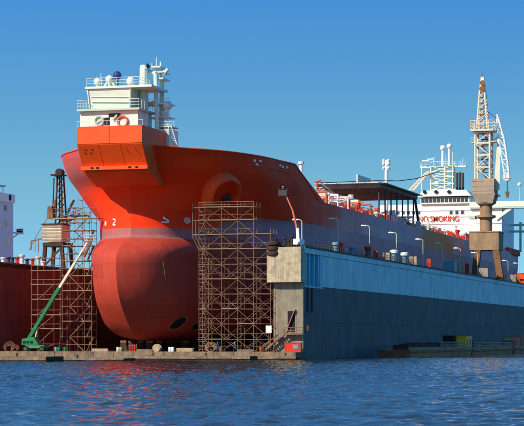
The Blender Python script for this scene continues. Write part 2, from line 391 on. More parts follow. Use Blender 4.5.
# open frame bay near the end: recess with bright blue columns
block('recess_back', -3.0, -2.6, 1.3, 13.9, 14.05, RW - 1.3, M_blueb, wing)
for yv in (0.9, 3.6, 7.0, 10.2): block('column', -0.75, 0.04, yv, yv + 0.75, 14.0, RW - 1.35, M_blueb, wing)
block('column', -0.75, 0.05, 11.6, 13.95, 14.0, RW - 1.35, M_blueb, wing)
for a, b in ((1.65, 3.6), (4.35, 7.0), (7.75, 10.2)):
    tube('brace', (-0.5, a, 14.2), (-0.5, b, RW - 1.5), 0.16, M_blueb, wing)
block('ledge', -0.9, 0.06, 0.0, 14.0, 13.7, 14.0, M_blueb, wing)
# end of the wing: rounded-corner cream head block over a drab lower wall
def round_block(x0, x1, y0, y1, z0, z1, rc, n=5):
    pts = []
    for cx, cy, a0 in ((x0 + rc, y0 + rc, 180), (x1 - 0.15, y0 + 0.15, 270), (x1 - 0.15, y1 - 0.15, 0), (x0 + 0.15, y1 - 0.15, 90)):
        rr = rc if a0 == 180 else 0.15
        for i in range(n + 1):
            a = R(a0 + 90 * i / n); pts.append((cx + rr * math.cos(a), cy + rr * math.sin(a)))
    m = len(pts); vs = [(x, y_, z) for z in (z0, z1) for x, y_ in pts]
    fs = [(i, (i + 1) % m, m + (i + 1) % m, m + i) for i in range(m)] + [tuple(range(m))[::-1], tuple(range(m, 2 * m))]
    return MB().add(vs, fs)
head = round_block(-7.0, 0.0, -2.2, 1.0, 14.6, RW - 0.3, 1.3).build('head_block', M_conc, wing, True)
round_block(-5.9, 0.0, -0.5, 1.15, DECK, 14.55, 0.6).build('end_wall', M_olive, wing, True)
dr = block('doorway', -3.05, -1.6, -0.54, -0.44, 5.2, 9.2, M_dark, wing)
beam('plank', (-3.0, -0.75, 6.0), (-1.55, -0.7, 9.5), 0.75, 0.12, M_salmon, wing)
for a, b, c, d in ((-3.2, -3.05, 5.1, 9.35), (-1.6, -1.45, 5.1, 9.35)): block('door_frame', a, b, -0.62, -0.44, c, d, M_olive, wing)
block('landing', -3.4, 0.3, -2.0, -0.45, 4.75, 4.95, M_tube, wing)
for xv in (-3.3, -2.1, -0.9, 0.2): tube('railing_post', (xv, -1.95, 4.9), (xv, -1.95, 6.1), 0.05, M_tube, wing)
for zv in (5.5, 6.1): tube('railing_bar', (-3.3, -1.95, zv), (0.2, -1.95, zv), 0.05, M_tube, wing)
p0, p1 = Vector((-7.6, -1.6, DECK)), Vector((-3.4, -1.6, 4.85))
for o in (-0.5, 0.5): beam('stair_stringer', p0 + Vector((0, o, 0)), p1 + Vector((0, o, 0)), 0.12, 0.32, M_tube, wing)
for i in range(1, 12):
    p = p0.lerp(p1, i / 12); block('stair_tread', p.x - 0.14, p.x + 0.14, p.y - 0.45, p.y + 0.45, p.z - 0.03, p.z + 0.03, M_plank, wing)
for o in (-0.5, 0.5):
    beam('stair_handrail', p0 + Vector((0, o, 1.0)), p1 + Vector((0, o, 1.0)), 0.09, 0.09, M_tube, wing)
    for i in (0, 4, 8, 12):
        p = p0.lerp(p1, i / 12); tube('railing_post', (p.x, p.y + o, p.z), (p.x, p.y + o, p.z + 1.0), 0.04, M_tube, wing)
# vertical stiffeners of the lower outer wall
for i in range(2): block('fender_pipe_bracket', 0.0, 0.3, 2.0 + i * 3.2, 2.3 + i * 3.2, 9.0, 13.7, M_steel, wing)

# left wing wall, its inner face toward the ship
lw = MB().box(-68, -62.12, -5, 350, DECK, LW - 0.3).build('wing_wall', M_rustw, dock); lw['label'] = 'rust red far wing wall behind the scaffold'
for i in range(12):
    a = -5 + i * 8
    for z0, z1 in ((DECK + 0.02, 7.0), (7.05, 13.0), (13.05, LW - 0.9)):
        block('shell_plate', -62.14, -62.0 + rnd.uniform(-.03, .03), a + 0.04, a + 7.96, z0, z1, M_rustw, lw)
    block('rubbing_strip', -62.14, -61.8, a + 0.02, a + 7.98, LW - 0.85, LW - 0.3, M_rustd, lw)
    block('deck_edge', -68.1, -61.7, a + 0.02, a + 7.98, LW - 0.28, LW, M_rust, lw)

# ------------------------------------------------------------------ tanker hull
KEEL = 3.6; HB = 23.0; YEND = 345.0
tip_z = [3.6, 4.4, 6, 8.8, 11, 13.5, 16, 18.8, 20.3, 21.6, 22.8, 23.8, 25, 29.3, 31, 32.6, 34.0, 35.0, 36, 41]
tip_y = [6.0, 1.0, -2.2, -5.6, -7.8, -9.2, -9.9, -10.0, -9.2, -7.2, -4.2, -1.8, -1.7, -1.7, -1.9, -2.5, -3.6, -5.0, -6.4, -9.8]
S_b = [0, 0.5, 1, 2, 4, 8, 12, 16, 20, 28, 38, 48, 60, 72, 400]
T_bulb = [0, 0.8, 1.6, 3.0, 5.2, 7.8, 9.0, 9.9, 11.0, 13.8, 17.2, 20.2, 22.3, 23, 23]
T_band = [0, 1.7, 3.0, 4.9, 7.0, 9.2, 10.9, 12.4, 13.8, 16.6, 19.6, 21.8, 22.8, 23, 23]
T_top = [0, 2.8, 4.4, 6.5, 9.3, 13.1, 15.8, 17.7, 19.0, 20.8, 21.7, 22.6, 23, 23, 23]
class Pchip:
    """monotone cubic through the offsets, so the waterlines are fair"""
    def __init__(s, x, y):
        s.x = np.array(x, float); s.y = np.array(y, float); h = np.diff(s.x); d = np.diff(s.y) / h; m = np.zeros(len(x))
        for k in range(1, len(x) - 1):
            if d[k - 1] * d[k] > 0:
                w1, w2 = 2 * h[k] + h[k - 1], h[k] + 2 * h[k - 1]; m[k] = (w1 + w2) / (w1 / d[k - 1] + w2 / d[k])
        m[0] = d[0]; m[-1] = d[-1]; s.m = m
    def __call__(s, v):
        v = min(max(v, s.x[0]), s.x[-1]); k = int(min(np.searchsorted(s.x, v, 'right') - 1, len(s.x) - 2)); h = s.x[k + 1] - s.x[k]; t = (v - s.x[k]) / h
        return float(s.y[k] * (1 + 2 * t) * (1 - t) ** 2 + s.m[k] * h * t * (1 - t) ** 2 + s.y[k + 1] * t * t * (3 - 2 * t) + s.m[k + 1] * h * t * t * (t - 1))
F_tip = Pchip(tip_z, tip_y); F_b = [Pchip(S_b, T) for T in (T_bulb, T_band, T_top)]
def sst(x, a, b): t = min(1, max(0, (x - a) / (b - a))); return t * t * (3 - 2 * t)
def tip(z): return F_tip(z)
def ztop(Y): return 40.2 - 6.6 * min(1, max(0, (Y - 38.5) / 18)) if Y > 0 else 40.2 + 0.5 * min(1, -Y / 10)
def half(Y, z):
    s = max(0.0, Y - tip(z))
    bb, bd, bt = (f(s) for f in F_b)
    b = bb + (bd - bb) * sst(z, 18.0, 25.0)
    fl = min(1, max(0, (z - 27.8) / 12.4)); fl = 1 - (1 - fl) ** 2.4
    b = b + (bt - b) * fl
    Rb = 4.2 - 1.0 * sst(s, 20, 70); t = (z - KEEL) / Rb
    if t < 1: b = max(0.0, b - Rb * (1 - math.sqrt(max(0, 1 - (1 - t) ** 2))) * min(1, b / 5))
    if Y > 300: b *= 1 - 0.3 * sst(Y, 300, 345) * (1 - 0.7 * sst(z, 12, 30))
    return b
ship = thing('tanker_ship', 'huge red and orange tanker bow on in the dry dock', 'ship', (XC, 20, KEEL))
NU = 130
us = [(i / NU) for i in range(NU + 1)]
def Yat(u, z): t0 = tip(z); return t0 + (YEND - t0) * u ** 2.6
lows = list(np.concatenate([np.array([3.6, 3.7, 3.95, 4.3, 4.8, 5.4, 6.1, 7, 8, 9.2]), np.arange(10.4, 20, 1.1), np.arange(20, 26.1, 0.5), np.arange(27, 33.2, 0.6)]))
ups = [i / 12 for i in range(1, 13)]
def hull_grid():
    rows = []
    for z in lows:
        rows.append([(Yat(u, z), z) for u in us])
    for w_ in ups:
        r = []
        for u in us:
            zt = ztop(Yat(u, 36)); z = 32.4 + 0.6 + (zt - 33.0) * w_; r.append((Yat(u, z), z))
        rows.append(r)
    return rows
G = hull_grid()
vs = []; fs = []; idx = {}
for j, r in enumerate(G):
    for i, (Y, z) in enumerate(r):
        b = half(Y, z) if i else 0.0
        for sgn in ((1, -1) if i else (1,)):
            idx[(j, i, sgn)] = len(vs); vs.append((XC + sgn * b, Y, z))
    idx[(j, 0, -1)] = idx[(j, 0, 1)]
nj = len(G)
for j in range(nj - 1):
    for i in range(NU):
        a = [idx[(j, i, 1)], idx[(j, i + 1, 1)], idx[(j + 1, i + 1, 1)], idx[(j + 1, i, 1)]]; fs.append(tuple(a))
        a = [idx[(j, i, -1)], idx[(j, i + 1, -1)], idx[(j + 1, i + 1, -1)], idx[(j + 1, i, -1)]]; fs.append(tuple(a[::-1]))
for i in range(NU):                                        # bottom and transom
    q = [idx[(0, i, 1)], idx[(0, i, -1)], idx[(0, i + 1, -1)], idx[(0, i + 1, 1)]]
    q = list(dict.fromkeys(q)); fs.append(tuple(q))
for j in range(nj - 1): fs.append((idx[(j, NU, 1)], idx[(j, NU, -1)], idx[(j + 1, NU, -1)], idx[(j + 1, NU, 1)]))
hull = MB().add(vs, fs).build('hull', M_hull, ship, True, 26)
# decks just below the bulwark top
dv = []; df = []
for i, u in enumerate(us):
    Y = Yat(u, 38); zt = ztop(Y) - 1.1; b = max(0.0, half(Y, zt) - 0.25)
    dv += [(XC - b, Y, zt), (XC + b, Y, zt)]
    if i: df.append((2 * i - 2, 2 * i - 1, 2 * i + 1, 2 * i))
MB().add(dv, df).build('deck', M_salmon, ship)
# bulwark top rail following the sheer
for sgn, in ((1,), (-1,)):
    mb = MB(); pts = []
    for u in us:
        Y = Yat(u, 40)
        if Y < 60: zt = ztop(Yat(u, 36)) ; pts.append(Vector((XC + sgn * half(Y, zt), Y, zt)))
    for a, b in zip(pts, pts[1:]): mb.bar(a, b, 0.14, 6)
    mb.build('bulwark_rail', M_orange, ship)

# ------------------------------------------------------------------ bow loading house overhanging the stem
W6 = 6.5
bh = MB()
prof = [(-13.5, 43.7), (-13.5, 40.4), (-10.6, 36.5), (-9.6, 35.4), (-3.2, 33.2), (0.0, 33.2), (0.0, 43.7)]
n = len(prof)
bh.add([(XC + sx * W6, y_, z) for sx in (-1, 1) for y_, z in prof],
       [tuple(range(n)), tuple(range(n, 2 * n))[::-1]] + [(i, i + n, (i + 1) % n + n, (i + 1) % n) for i in range(n)])
house = bh.build('bow_loading_house', M_orange_top, ship)
for k in range(2):                                          # upper front panels
    x0 = XC - W6 + 0.05 + k * W6; block('front_panel', x0, x0 + W6 - 0.1, -13.58, -13.45, 40.45, 43.65, M_orange_top, house)
dn = Vector((0, 10.6 - 13.5, 40.4 - 36.5)); nn = Vector((0, -3.9, -2.9)).normalized()
for k in range(3):                                          # lower sloping panels
    x0 = XC - W6 + 0.06 + k * 2 * W6 / 3; x1 = x0 + 2 * W6 / 3 - 0.12
    a = [Vector((x, y_, z)) for x, y_, z in ((x0, -10.66, 36.6), (x1, -10.66, 36.6), (x1, -13.42, 40.3), (x0, -13.42, 40.3))]
    MB().hexa([p + nn * 0.02 for p in a], [p + nn * 0.10 for p in a]).build('sloping_panel', M_orange_top, house)
block('lip', XC - W6 - 0.1, XC + W6 + 0.25, -11.35, -10.3, 35.75, 36.45, M_orange_top, house)
for dx in (-4.3, -3.2, 3.2, 4.6): block('fairlead', XC + dx - 0.25, XC + dx + 0.25, -11.45, -11.30, 35.95, 36.28, M_dark, house)
for dx, zz in ((-5.2, 38.9), (-4.1, 38.9), (-5.0, 39.5), (-3.7, 39.5)):
    yv = -10.66 - (zz - 36.6) * 2.76 / 3.7
    block('slot', XC + dx - 0.2, XC + dx + 0.2, yv - 0.14, yv + 0.1, zz - 0.12, zz + 0.12, M_dark, house)
for dx in (2.9, 4.7):
    beam('slot', (XC + dx, -13.05, 39.75), (XC + dx + 0.9, -11.95, 38.3), 0.2, 0.2, M_red, house)
for i in range(12): tube('railing_post', (XC - W6 + i * 2 * W6 / 11, -13.3, 43.7), (XC - W6 + i * 2 * W6 / 11, -13.3, 44.7), 0.035, M_mint, house)
tube('railing_bar', (XC - W6, -13.3, 44.7), (XC + W6, -13.3, 44.7), 0.035, M_mint, house)

# ------------------------------------------------------------------ marks on the bow, laid on the plating
def hullpt(Y, z, sgn, off=0.05):
    e = 0.2; b = half(Y, z); p = Vector((XC + sgn * b, Y, z))
    ty = Vector((sgn * (half(Y + e, z) - half(Y - e, z)), 2 * e, 0)); tz = Vector((sgn * (half(Y, z + e) - half(Y, z - e)), 0, 2 * e))
    nrm = ty.cross(tz) * sgn; return p + nrm.normalized() * off
def mark(pts, r, sgn, name):
    mb = MB(); q = [hullpt(y_, z, sgn) for y_, z in pts]
    mb.tube(q, r, 6); return mb.build(name, M_mark, hull)
def findY(px, py, sgn):                                     # where a sight line meets the shell
    d = ray(px, py); k = 340.0
    while k < 460:
        p = CAM + d * k
        if p.y > tip(p.z) and abs(p.x - XC) < half(p.y, p.z) : return p
        k += 0.05
    return None
def curve_mark(pix, r, name, sgn):
    q = []
    for a, b in pix:
        p = findY(a, b, sgn)
        if p: q.append(hullpt(p.y, p.z, sgn, 0.06))
    if len(q) > 1: MB().tube(q, r, 6).build(name, M_mark, hull)
curve_mark([(161.5 + 6.5 * i / 6, 222.3) for i in range(7)], 0.16, 'bulb_mark', 1)
curve_mark([(168, 222.3), (168.2, 221), (166.6, 219.6), (164.4, 218.6), (163.2, 218.2), (164.2, 216.9)], 0.15, 'bulb_mark', 1)
curve_mark([(187 + 2.7 * math.cos(a), 220.6 + 2.7 * math.sin(a)) for a in [i * math.pi / 9 for i in range(19)]], 0.10, 'thruster_mark', 1)
curve_mark([(185.2, 218.8), (188.8, 222.4)], 0.10, 'thruster_mark', 1); curve_mark([(185.2, 222.4), (188.8, 218.8)], 0.10, 'thruster_mark', 1)
curve_mark([(106.4, 221.5), (106.3, 225.5)], 0.26, 'thruster_mark', -1)
curve_mark([(113.5, 219.3), (116.0, 219.6), (116.0, 222), (114.6, 223), (113.6, 224.8), (116.3, 225.4)], 0.15, 'bulb_mark', -1)
# thin rust-brown line down the bulb
q = []
for a, b in [(158.5, 241.5), (160, 250), (163, 262), (165, 278), (166.5, 300), (166.8, 330)]:
    p = findY(a, b, 1)
    if p: q.append(hullpt(p.y, p.z, 1, 0.05))
if len(q) > 1: MB().tube(q, 0.07, 5).build('bulb_line', M_rust, hull)
# tunnel thruster openings low on the bulb
def oval(px, py, wpx, hpx, rot):
    rings = []
    for f, off in ((1.0, 0.02), (1.0, 0.14), (0.84, 0.14), (0.80, 0.05), (0.5, 0.05), (0.2, 0.05)):
        r_ = []
        for i in range(24):
            a = 2 * math.pi * i / 24; dx = f * wpx * math.cos(a); dy = f * hpx * math.sin(a)
            p = findY(px + dx * math.cos(rot) - dy * math.sin(rot), py + dx * math.sin(rot) + dy * math.cos(rot), 1)
            if not p: return
            r_.append(hullpt(p.y, p.z, 1, off))
        rings.append(r_)
    def band(rr):
        vs = [v for r_ in rr for v in r_]
        return vs, [(k * 24 + i, k * 24 + (i + 1) % 24, (k + 1) * 24 + (i + 1) % 24, (k + 1) * 24 + i) for k in range(len(rr) - 1) for i in range(24)]
    vs, fs = band(rings[:4]); o = MB().add(vs, fs).build('thruster_rim', M_antif, hull)
    vs, fs = band(rings[3:]); MB().add(vs, fs + [tuple(48 + i for i in range(24))]).build('thruster_tunnel', M_dark, o)
oval(178, 323, 11.5, 4.6, R(-32)); oval(196, 326, 6, 3.5, R(-35))

# ------------------------------------------------------------------ hawse bolster on the port bow
def bolster():
    pix = [(204.6, 206), (204.4, 200), (205, 194), (206.6, 188), (209.6, 182.5), (214, 178.2), (219.5, 175.6), (225, 174.9), (230, 176.3), (234, 179.6), (236.2, 184.2), (236.6, 189.4), (235.2, 194.6), (232.4, 199)]
    ctr = []
    for a, b in pix:
        p = findY(a, b, 1); ctr.append(hullpt(p.y, p.z, 1, 0.0))
    c = findY(220, 188, 1); base = hullpt(c.y, c.z, 1, 0)
    nrm = (hullpt(c.y, c.z, 1, 1) - base).normalized()
    up = (Vector((0, 0, 1)) - nrm * nrm.z).normalized(); rt = up.cross(nrm).normalized()
    vs, fs = [], []; m = 14; k = len(ctr)
    for t_, p in enumerate(ctr):
        fr = t_ / (k - 1); rad = 0.95 - 0.5 * fr
        d = (ctr[min(t_ + 1, k - 1)] - ctr[max(t_ - 1, 0)]).normalized(); o_ = nrm.cross(d).normalized()
        hh = 2.8 - 1.4 * fr
        for i in range(m):
            a = 2 * math.pi * i / m; vs.append(p + o_ * math.cos(a) * rad + nrm * (math.sin(a) * hh))
    for j in range(k - 1):
        for i in range(m): fs.append((j * m + i, j * m + (i + 1) % m, (j + 1) * m + (i + 1) % m, (j + 1) * m + i))
    fs += [tuple(range(m))[::-1], tuple((k - 1) * m + i for i in range(m))]
    o = MB().add(vs, fs)  .build('hawse_bolster', M_orange_top, ship, True, 60)  # bright orange stands in for sunlight on the bolster
    # stowed anchor in the pocket
    mb = MB(); q_ = findY(224, 198, 1); A = hullpt(q_.y, q_.z, 1, 0.7)
    mb.beam(A - up * 0.4, A + up * 1.5, 0.35, 0.35); mb.bar(A - rt * 0.9 - up * 0.2, A + rt * 0.9 - up * 0.2, 0.32, 8)
    for sg in (-1, 1): mb.bar(A + rt * sg * 0.75 - up * 0.2, A + rt * sg * 0.95 + up * 1.2, 0.3, 6, 0.06)
    mb.build('anchor', M_steel, ship)
bolster()
for px, py in ((254.5, 160.8), (256.5, 164.6), (260, 161.2), (279.6, 165.6), (282.4, 167), (286.5, 167.6)):
    p = findY(px, py, 1)
    if p:
        q = hullpt(p.y, p.z, 1, 0.1); MB().box(q.x - 0.25, q.x + 0.15, q.y - 0.35, q.y + 0.35, q.z - 0.2, q.z + 0.25).build('chock', M_white, ship)
p = [findY(a, b, 1) for a, b in ((246, 164.5), (256, 165.2), (268, 167.2), (280, 170.2), (291, 173.5))]
p = [hullpt(v.y, v.z, 1, 0.08) for v in p if v]
MB().tube(p, 0.12, 6).build('rubbing_bar', M_orange, ship)

# ------------------------------------------------------------------ forward deckhouse, masts
fd = -5.0
def PX(a, b, Y=fd): return onY(a, b, Y)
a0, a1 = PX(80, 126.5), PX(133, 110)
dh = MB().box(a0.x, a1.x + 1.0, fd, 3, 40.0, a1.z).build('forward_deckhouse', M_mint, ship)
b0, b1 = PX(78.5, 111.5), PX(141, 109)
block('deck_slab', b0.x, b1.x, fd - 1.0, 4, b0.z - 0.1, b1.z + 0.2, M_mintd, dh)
ub = b1.z + 0.2; ut = PX(87, 89.5).z
x0, x1, x2, x3 = PX(89.5, 105).x, PX(129, 105).x, PX(87, 89).x, PX(131, 89).x
MB().hexa([(x0, fd + 0.5, ub), (x1, fd + 0.5, ub), (x1, fd + 8, ub), (x0, fd + 8, ub)],
          [(x2, fd - 0.4, ut), (x3, fd - 0.4, ut), (x3, fd + 8, ut), (x2, fd + 8, ut)]).build('upper_house', M_mint, dh)
for py in (97.0, 101.5): beam('stringer', PX(91, py, fd - 0.1), PX(128, py, fd - 0.1), 0.14, 0.12, M_mint, dh)
for px in (87.6, 130.6): beam('stringer', Vector((PX(px, 89, fd - 0.5).x, fd - 0.5, ut)), Vector((PX(px + (1.5 if px < 100 else -1.5), 105).x, fd + 0.35, ub)), 0.2, 0.2, M_mint, dh)
r0, r1 = PX(86.5, 88), PX(153, 88)
roof = block('roof_deck', r0.x, r1.x, fd - 0.8, fd + 9, ut, ut + 0.4, M_mint, dh)
def railing(name, pts, h, mat, parent, step=1.4, r=0.045, bars=(0.5, 1.0)):
    for a, b in zip(pts, pts[1:]):
        a, b = Vector(a), Vector(b); k = max(1, int((b - a).length / step))
        for i in range(k): 
            q = a.lerp(b, i / k); tube('railing_post', q, q + Vector((0, 0, h)), r, mat, parent)
        for f in bars: tube('railing_bar', a + Vector((0, 0, h * f)), b + Vector((0, 0, h * f)), r, mat, parent)
    tube('railing_post', pts[-1], Vector(pts[-1]) + Vector((0, 0, h)), r, mat, parent)
railing('r', [(r0.x + 0.3, fd - 0.7, ut + 0.4), (r1.x - 2.5, fd - 0.7, ut + 0.4), (r1.x - 2.5, fd + 8, ut + 0.4)], 1.6, M_mint, dh, bars=(0.35, 0.68, 1.0))
railing('r', [(b0.x + 0.1, 3.5, ub), (b0.x + 0.1, fd - 0.9, ub), (x0 - 0.3, fd - 0.9, ub)], 1.7, M_mint, dh, bars=(0.35, 0.68, 1.0))
railing('r', [(x1 + 0.4, fd - 0.9, ub), (b1.x - 0.1, fd - 0.9, ub), (b1.x - 0.1, 3.5, ub)], 1.7, M_mint, dh, bars=(0.35, 0.68, 1.0))
for p0_, p1_ in (((104.5, 125.5), (109.8, 117.5)), ((108.8, 117.3), (120.5, 113.3))):
    a, b = PX(*p0_), PX(*p1_); block('doorway', a.x, b.x, fd - 0.08, fd + 0.1, a.z, b.z, M_dark, dh)
def ring(name, px, py, rr, mat, w=0.16):
    c = PX(px, py, fd - 0.25); MB().tube([(c.x + rr * math.cos(a), c.y, c.z + rr * math.sin(a)) for a in [i * math.pi / 8 for i in range(17)]], w).build(name, mat, dh)
ring('hose_reel', 99, 121, 0.85, M_mintd); ring('hose_reel', 122.5, 121.5, 1.0, M_salmon, 0.22)
beam('davit', PX(95, 124, fd - 0.3), PX(103, 117.5, fd - 0.3), 0.2, 0.2, M_mintd, dh); beam('davit', PX(112.5, 120, fd - 0.3), PX(117, 115, fd - 0.3), 0.3, 0.3, M_mintd, dh)
# equipment on the roof
def mastpole(px0, py0, py1, r, mat, Y=fd + 3, name='mast', r2=None):
    a, b = PX(px0, py0, Y), PX(px0, py1, Y); b.x = a.x; MB().bar(a, b, r, 10, r2).build(name, mat, dh, True); return a, b
for px, py, r, m in ((117.2, 75.5, 0.85, M_blue2), (97.5, 82, 0.75, M_mint), (109.5, 79.5, 0.8, M_mint), (130.8, 81.5, 0.9, M_mint)):
    c = PX(px, py, fd + 2); MB().dome((c.x, c.y, c.z), r).bar((c.x, c.y, ut + 0.4), (c.x, c.y, c.z), 0.28, 8).build('radar_dome', m, dh, True)
mastpole(101, 88, 73, 0.07, M_mint); mastpole(97, 88, 76.5, 0.06, M_mint)
for pa, pb in (((104, 87), (110, 79)), ((115, 87), (110.5, 79))): beam('davit', PX(*pa, fd + 2), PX(*pb, fd + 2), 0.3, 0.3, M_mint, dh)
a, b = mastpole(144, 127, 69.5, 0.85, M_mint, fd + 5, 'exhaust_column')
MB().bar((a.x, a.y, b.z), (a.x, a.y, b.z + 0.8), 0.9, 10, 0.7).build('exhaust_cap', M_mint, dh)
c = PX(146.4, 66.5, fd + 5); MB().bar((c.x - 0.6, c.y, c.z - 0.5), (c.x + 0.5, c.y, c.z + 0.2), 0.45, 8).build('exhaust_mouth', M_dark, dh)
c0, c1, c2 = PX(148, 71, fd + 6), PX(155.5, 73.5, fd + 6), PX(156.5, 130, fd + 6)
MB().tube([c0, c1, (c1.x + 0.3, c2.y, c2.z)], 0.42, 8).build('vent_pipe', M_mint, dh, True)
mastpole(160.6, 138, 62, 0.32, M_mint, fd + 8, 'mast', 0.16); mastpole(156.4, 75, 57.5, 0.07, M_mint, fd + 8); mastpole(152, 74, 63, 0.06, M_mint, fd + 8); mastpole(163, 140, 80, 0.22, M_mint, fd + 9)
for pa, pb, z1 in (((153.5, 68.5), (162, 66.8), 0), ((158, 73.5), (165, 72.2), 0), ((157, 80), (165.3, 78.5), 0), ((148.5, 105.5), (170.5, 103.5), 0), ((150, 118.5), (170.5, 117), 0), ((158, 128), (174, 126.5), 0)):
    a, b = PX(*pa, fd + 7.5), PX(*pb, fd + 7.5); block('mast_platform', a.x, b.x, fd + 6.2, fd + 10.5, a.z, b.z, M_mint, dh)
for pa, pb in (((149, 105), (170, 103.5)), ((151, 118), (170, 117)), ((159, 127.5), (174, 126.5))):
    a, b = PX(*pa, fd + 6.3), PX(*pb, fd + 6.3); railing('r', [(a.x, a.y, a.z), (b.x, b.y, a.z)], 1.1, M_mint, dh, 1.0, 0.04)
for px, py, r in ((153.4, 103.8, 0.6), (167.6, 105.6, 0.95), (149.5, 104.5, 0.5), (164.5, 73, 0.55), (166.8, 70.4, 0.4), (164.5, 113.5, 0.6)):
    c = PX(px, py, fd + 7); MB().dome(c, r).build('radar_dome', M_mint, dh, True)
for px in (164.5, 168.0):
    a, b = PX(px, 139, fd + 7), PX(px, 104, fd + 7); MB().bar((a.x, a.y, a.z), (a.x, a.y, b.z), 0.16, 6).build('mast_leg', M_mint, dh)
for i in range(9):
    t_ = i / 8; a, b = PX(168 + 6 * t_, 127 + 18 * t_, fd + 6), PX(171 + 6 * t_, 127 + 18 * t_, fd + 6); beam('ladder_rung', a, b, 0.09, 0.09, M_mint, dh)
for o in (0, 3.2): beam('ladder_rail', PX(168 + o, 126, fd + 6), PX(174 + o, 145.5, fd + 6), 0.12, 0.12, M_mint, dh)
a, b = PX(150, 141, fd + 6), PX(170, 128, fd + 6); MB().box(a.x, b.x, fd + 5.5, fd + 11, 39.4, b.z - 0.2).build('mast_house', M_mint, dh)

# ------------------------------------------------------------------ helideck, deck gear amidships
hl = MB()
H0 = onX(380, 182, -13.0)
hz = H0.z; hy0 = H0.y; hy1 = hy0 + 46; hx0 = -29.5; hx1 = -13.0
M_heli = pm('helideck_grey', (0.19, 0.185, 0.17), 0.6, 0.25, 0.4, 0.5, (0.10, 0.06, 0.04))
helideck = hl.box(hx0, hx1, hy0, hy1, hz - 0.5, hz).build('helideck', M_heli, ship)
for i in range(8): block('deck_girder', hx0, hx1, hy0 + 0.3 + i * 6.4, hy0 + 0.8 + i * 6.4, hz - 1.4, hz - 0.5, M_heli, helideck)
for xv in (hx0 + .2, hx0 + 5, hx0 + 10, hx1 - .4): block('deck_girder', xv, xv + 0.4, hy0, hy1, hz - 1.15, hz - 0.52, M_heli, helideck)
for i in range(14):
    y_ = hy0 + i * 3.3; block('safety_net', hx1, hx1 + 1.4, y_ + 0.1, y_ + 3.2, hz - 0.32, hz - 0.15, M_heli, helideck)
for i in range(5): x_ = hx0 + i * 3.3; block('safety_net', x_ + 0.05, x_ + 3.2, hy0 - 1.4, hy0, hz - 0.3, hz - 0.12, M_lamp, helideck)
for i in range(7):
    for xv in (hx1 - 0.6, hx0 + 0.6): tube('support_post', (xv, hy0 + 1.5 + i * 7, 33.0), (xv, hy0 + 1.5 + i * 7, hz - 0.5), 0.22, M_steel, helideck)
tube('brace', (hx1 - 0.6, hy1 - 0.5, hz - 1), (hx1 - 0.6, hy1 + 6, 33), 0.35, M_steel, helideck)
for o in (0, 1.6):                                           # access stair forward of the helideck
    a, b = onX(319, 188, -26), onX(340, 204, -26); beam('stair_rail', a + Vector((0, 0, o)), b + Vector((0, 0, o)), 0.22, 0.22, M_white, helideck)
for i in range(10):
    q = a.lerp(b, i / 10); block('stair_tread', q.x - 1.0, q.x + 1.0, q.y - 0.4, q.y + 0.4, q.z, q.z + 0.1, M_white, helideck)
a = onX(317.5, 188, -20); MB().bar((a.x, a.y, 38), (a.x, a.y, a.z + 1.2), .25, 8).bar((a.x - .7, a.y, a.z + 1.3), (a.x + .9, a.y, a.z + 1.8), .22, 8).build('fire_monitor', M_red, ship)
for pa, pb in (((357, 183), (370, 180)), ((362, 181), (364, 178)), ((357.5, 182), (360.5, 179.8))):
    a, b = onX(*pa, -20), onX(*pb, -20); block('windsock_frame', a.x - 0.2, a.x + 0.2, a.y, b.y, hz, b.z + 0.3, M_lamp, helideck)
def shippole(px, py0, py1, X, r, mat, name='deck_mast'):
    a, b = onX(px, py0, X), onX(px, py1, X); return MB().bar(a, (a.x, a.y, b.z), r, 8).build(name, mat, ship, True), a, b
o, a, b = shippole(386.4, 212, 160, -24, 0.5, M_white, 'floodlight_mast')
for py in (160.5, 163.5, 168):
    c = onX(386.4, py, -24); MB().dome((c.x - .7, c.y - .4, c.z), .38).dome((c.x + .7, c.y - .4, c.z), .38).box(c.x - 1.1, c.x + 1.1, c.y - .3, c.y + .3, c.z - .5, c.z - .2).build('floodlight', M_white, o)
shippole(301, 172, 163, -14, 0.35, M_white); shippole(301, 164, 161.8, -14, 0.7, M_white, 'floodlight')
MB().tube([onX(386, 180.5, -24), onX(398, 181, -24), onX(417, 178.5, -24), onX(440, 171, -24)], 0.14, 5).build('stay_wire', M_steel, ship)
MB().tube([onX(317, 183, -24), onX(386, 180.2, -24)], 0.10, 5).build('stay_wire', M_steel, ship)
# deck gear along the port side: pipes, vents, valves, reels
for xv, zv, m, r in ((-15.2, 34.9, M_salmon, 0.35), (-17, 35.6, M_salmon, 0.4), (-19, 36.0, M_white, 0.35), (-21.5, 36.8, M_salmon, 0.45)):
    tube('deck_pipe', (xv, 60, zv), (xv, 300, zv), r, m, ship)
gm = [M_salmon, M_red, M_white, M_mint, M_orange, M_lamp, M_steel]
for i in range(120):
    y_ = 60 + i * 1.95 + rnd.uniform(-.8, .8); x_ = rnd.uniform(-20, -12.2); h = rnd.choice([0.9, 1.4, 1.9, 2.4, 3.3]); m = rnd.choice(gm)
    k = i % 4
    if k == 0: MB().lathe((x_, y_, 33), [(0.3, 0), (0.3, h), (0.65, h), (0.65, h + 0.35), (0.2, h + 0.7)], 8).build('deck_vent', m, ship, True)
    elif k == 1:
        MB().tube([(x_, y_ - 1.3, 33), (x_, y_ - 1.0, 33 + h), (x_, y_ + 1.0, 33 + h), (x_, y_ + 1.3, 33)], 0.22, 6).build('pipe_loop', m, ship)
    elif k == 2: MB().box(x_ - .6, x_ + .6, y_ - .6, y_ + .6, 33, 33 + h).box(x_ - .45, x_ + .45, y_ - .65, y_ + .3, 33 + h, 33.25 + h).build('deck_locker', m, ship)
    else: MB().bar((x_, y_, 33), (x_, y_, 34 + h), 0.12).tube([(x_ + .45 * math.cos(q), y_ + .45 * math.sin(q), 34 + h) for q in [j * 1.05 for j in range(7)]], 0.09).build('valve', m, ship)
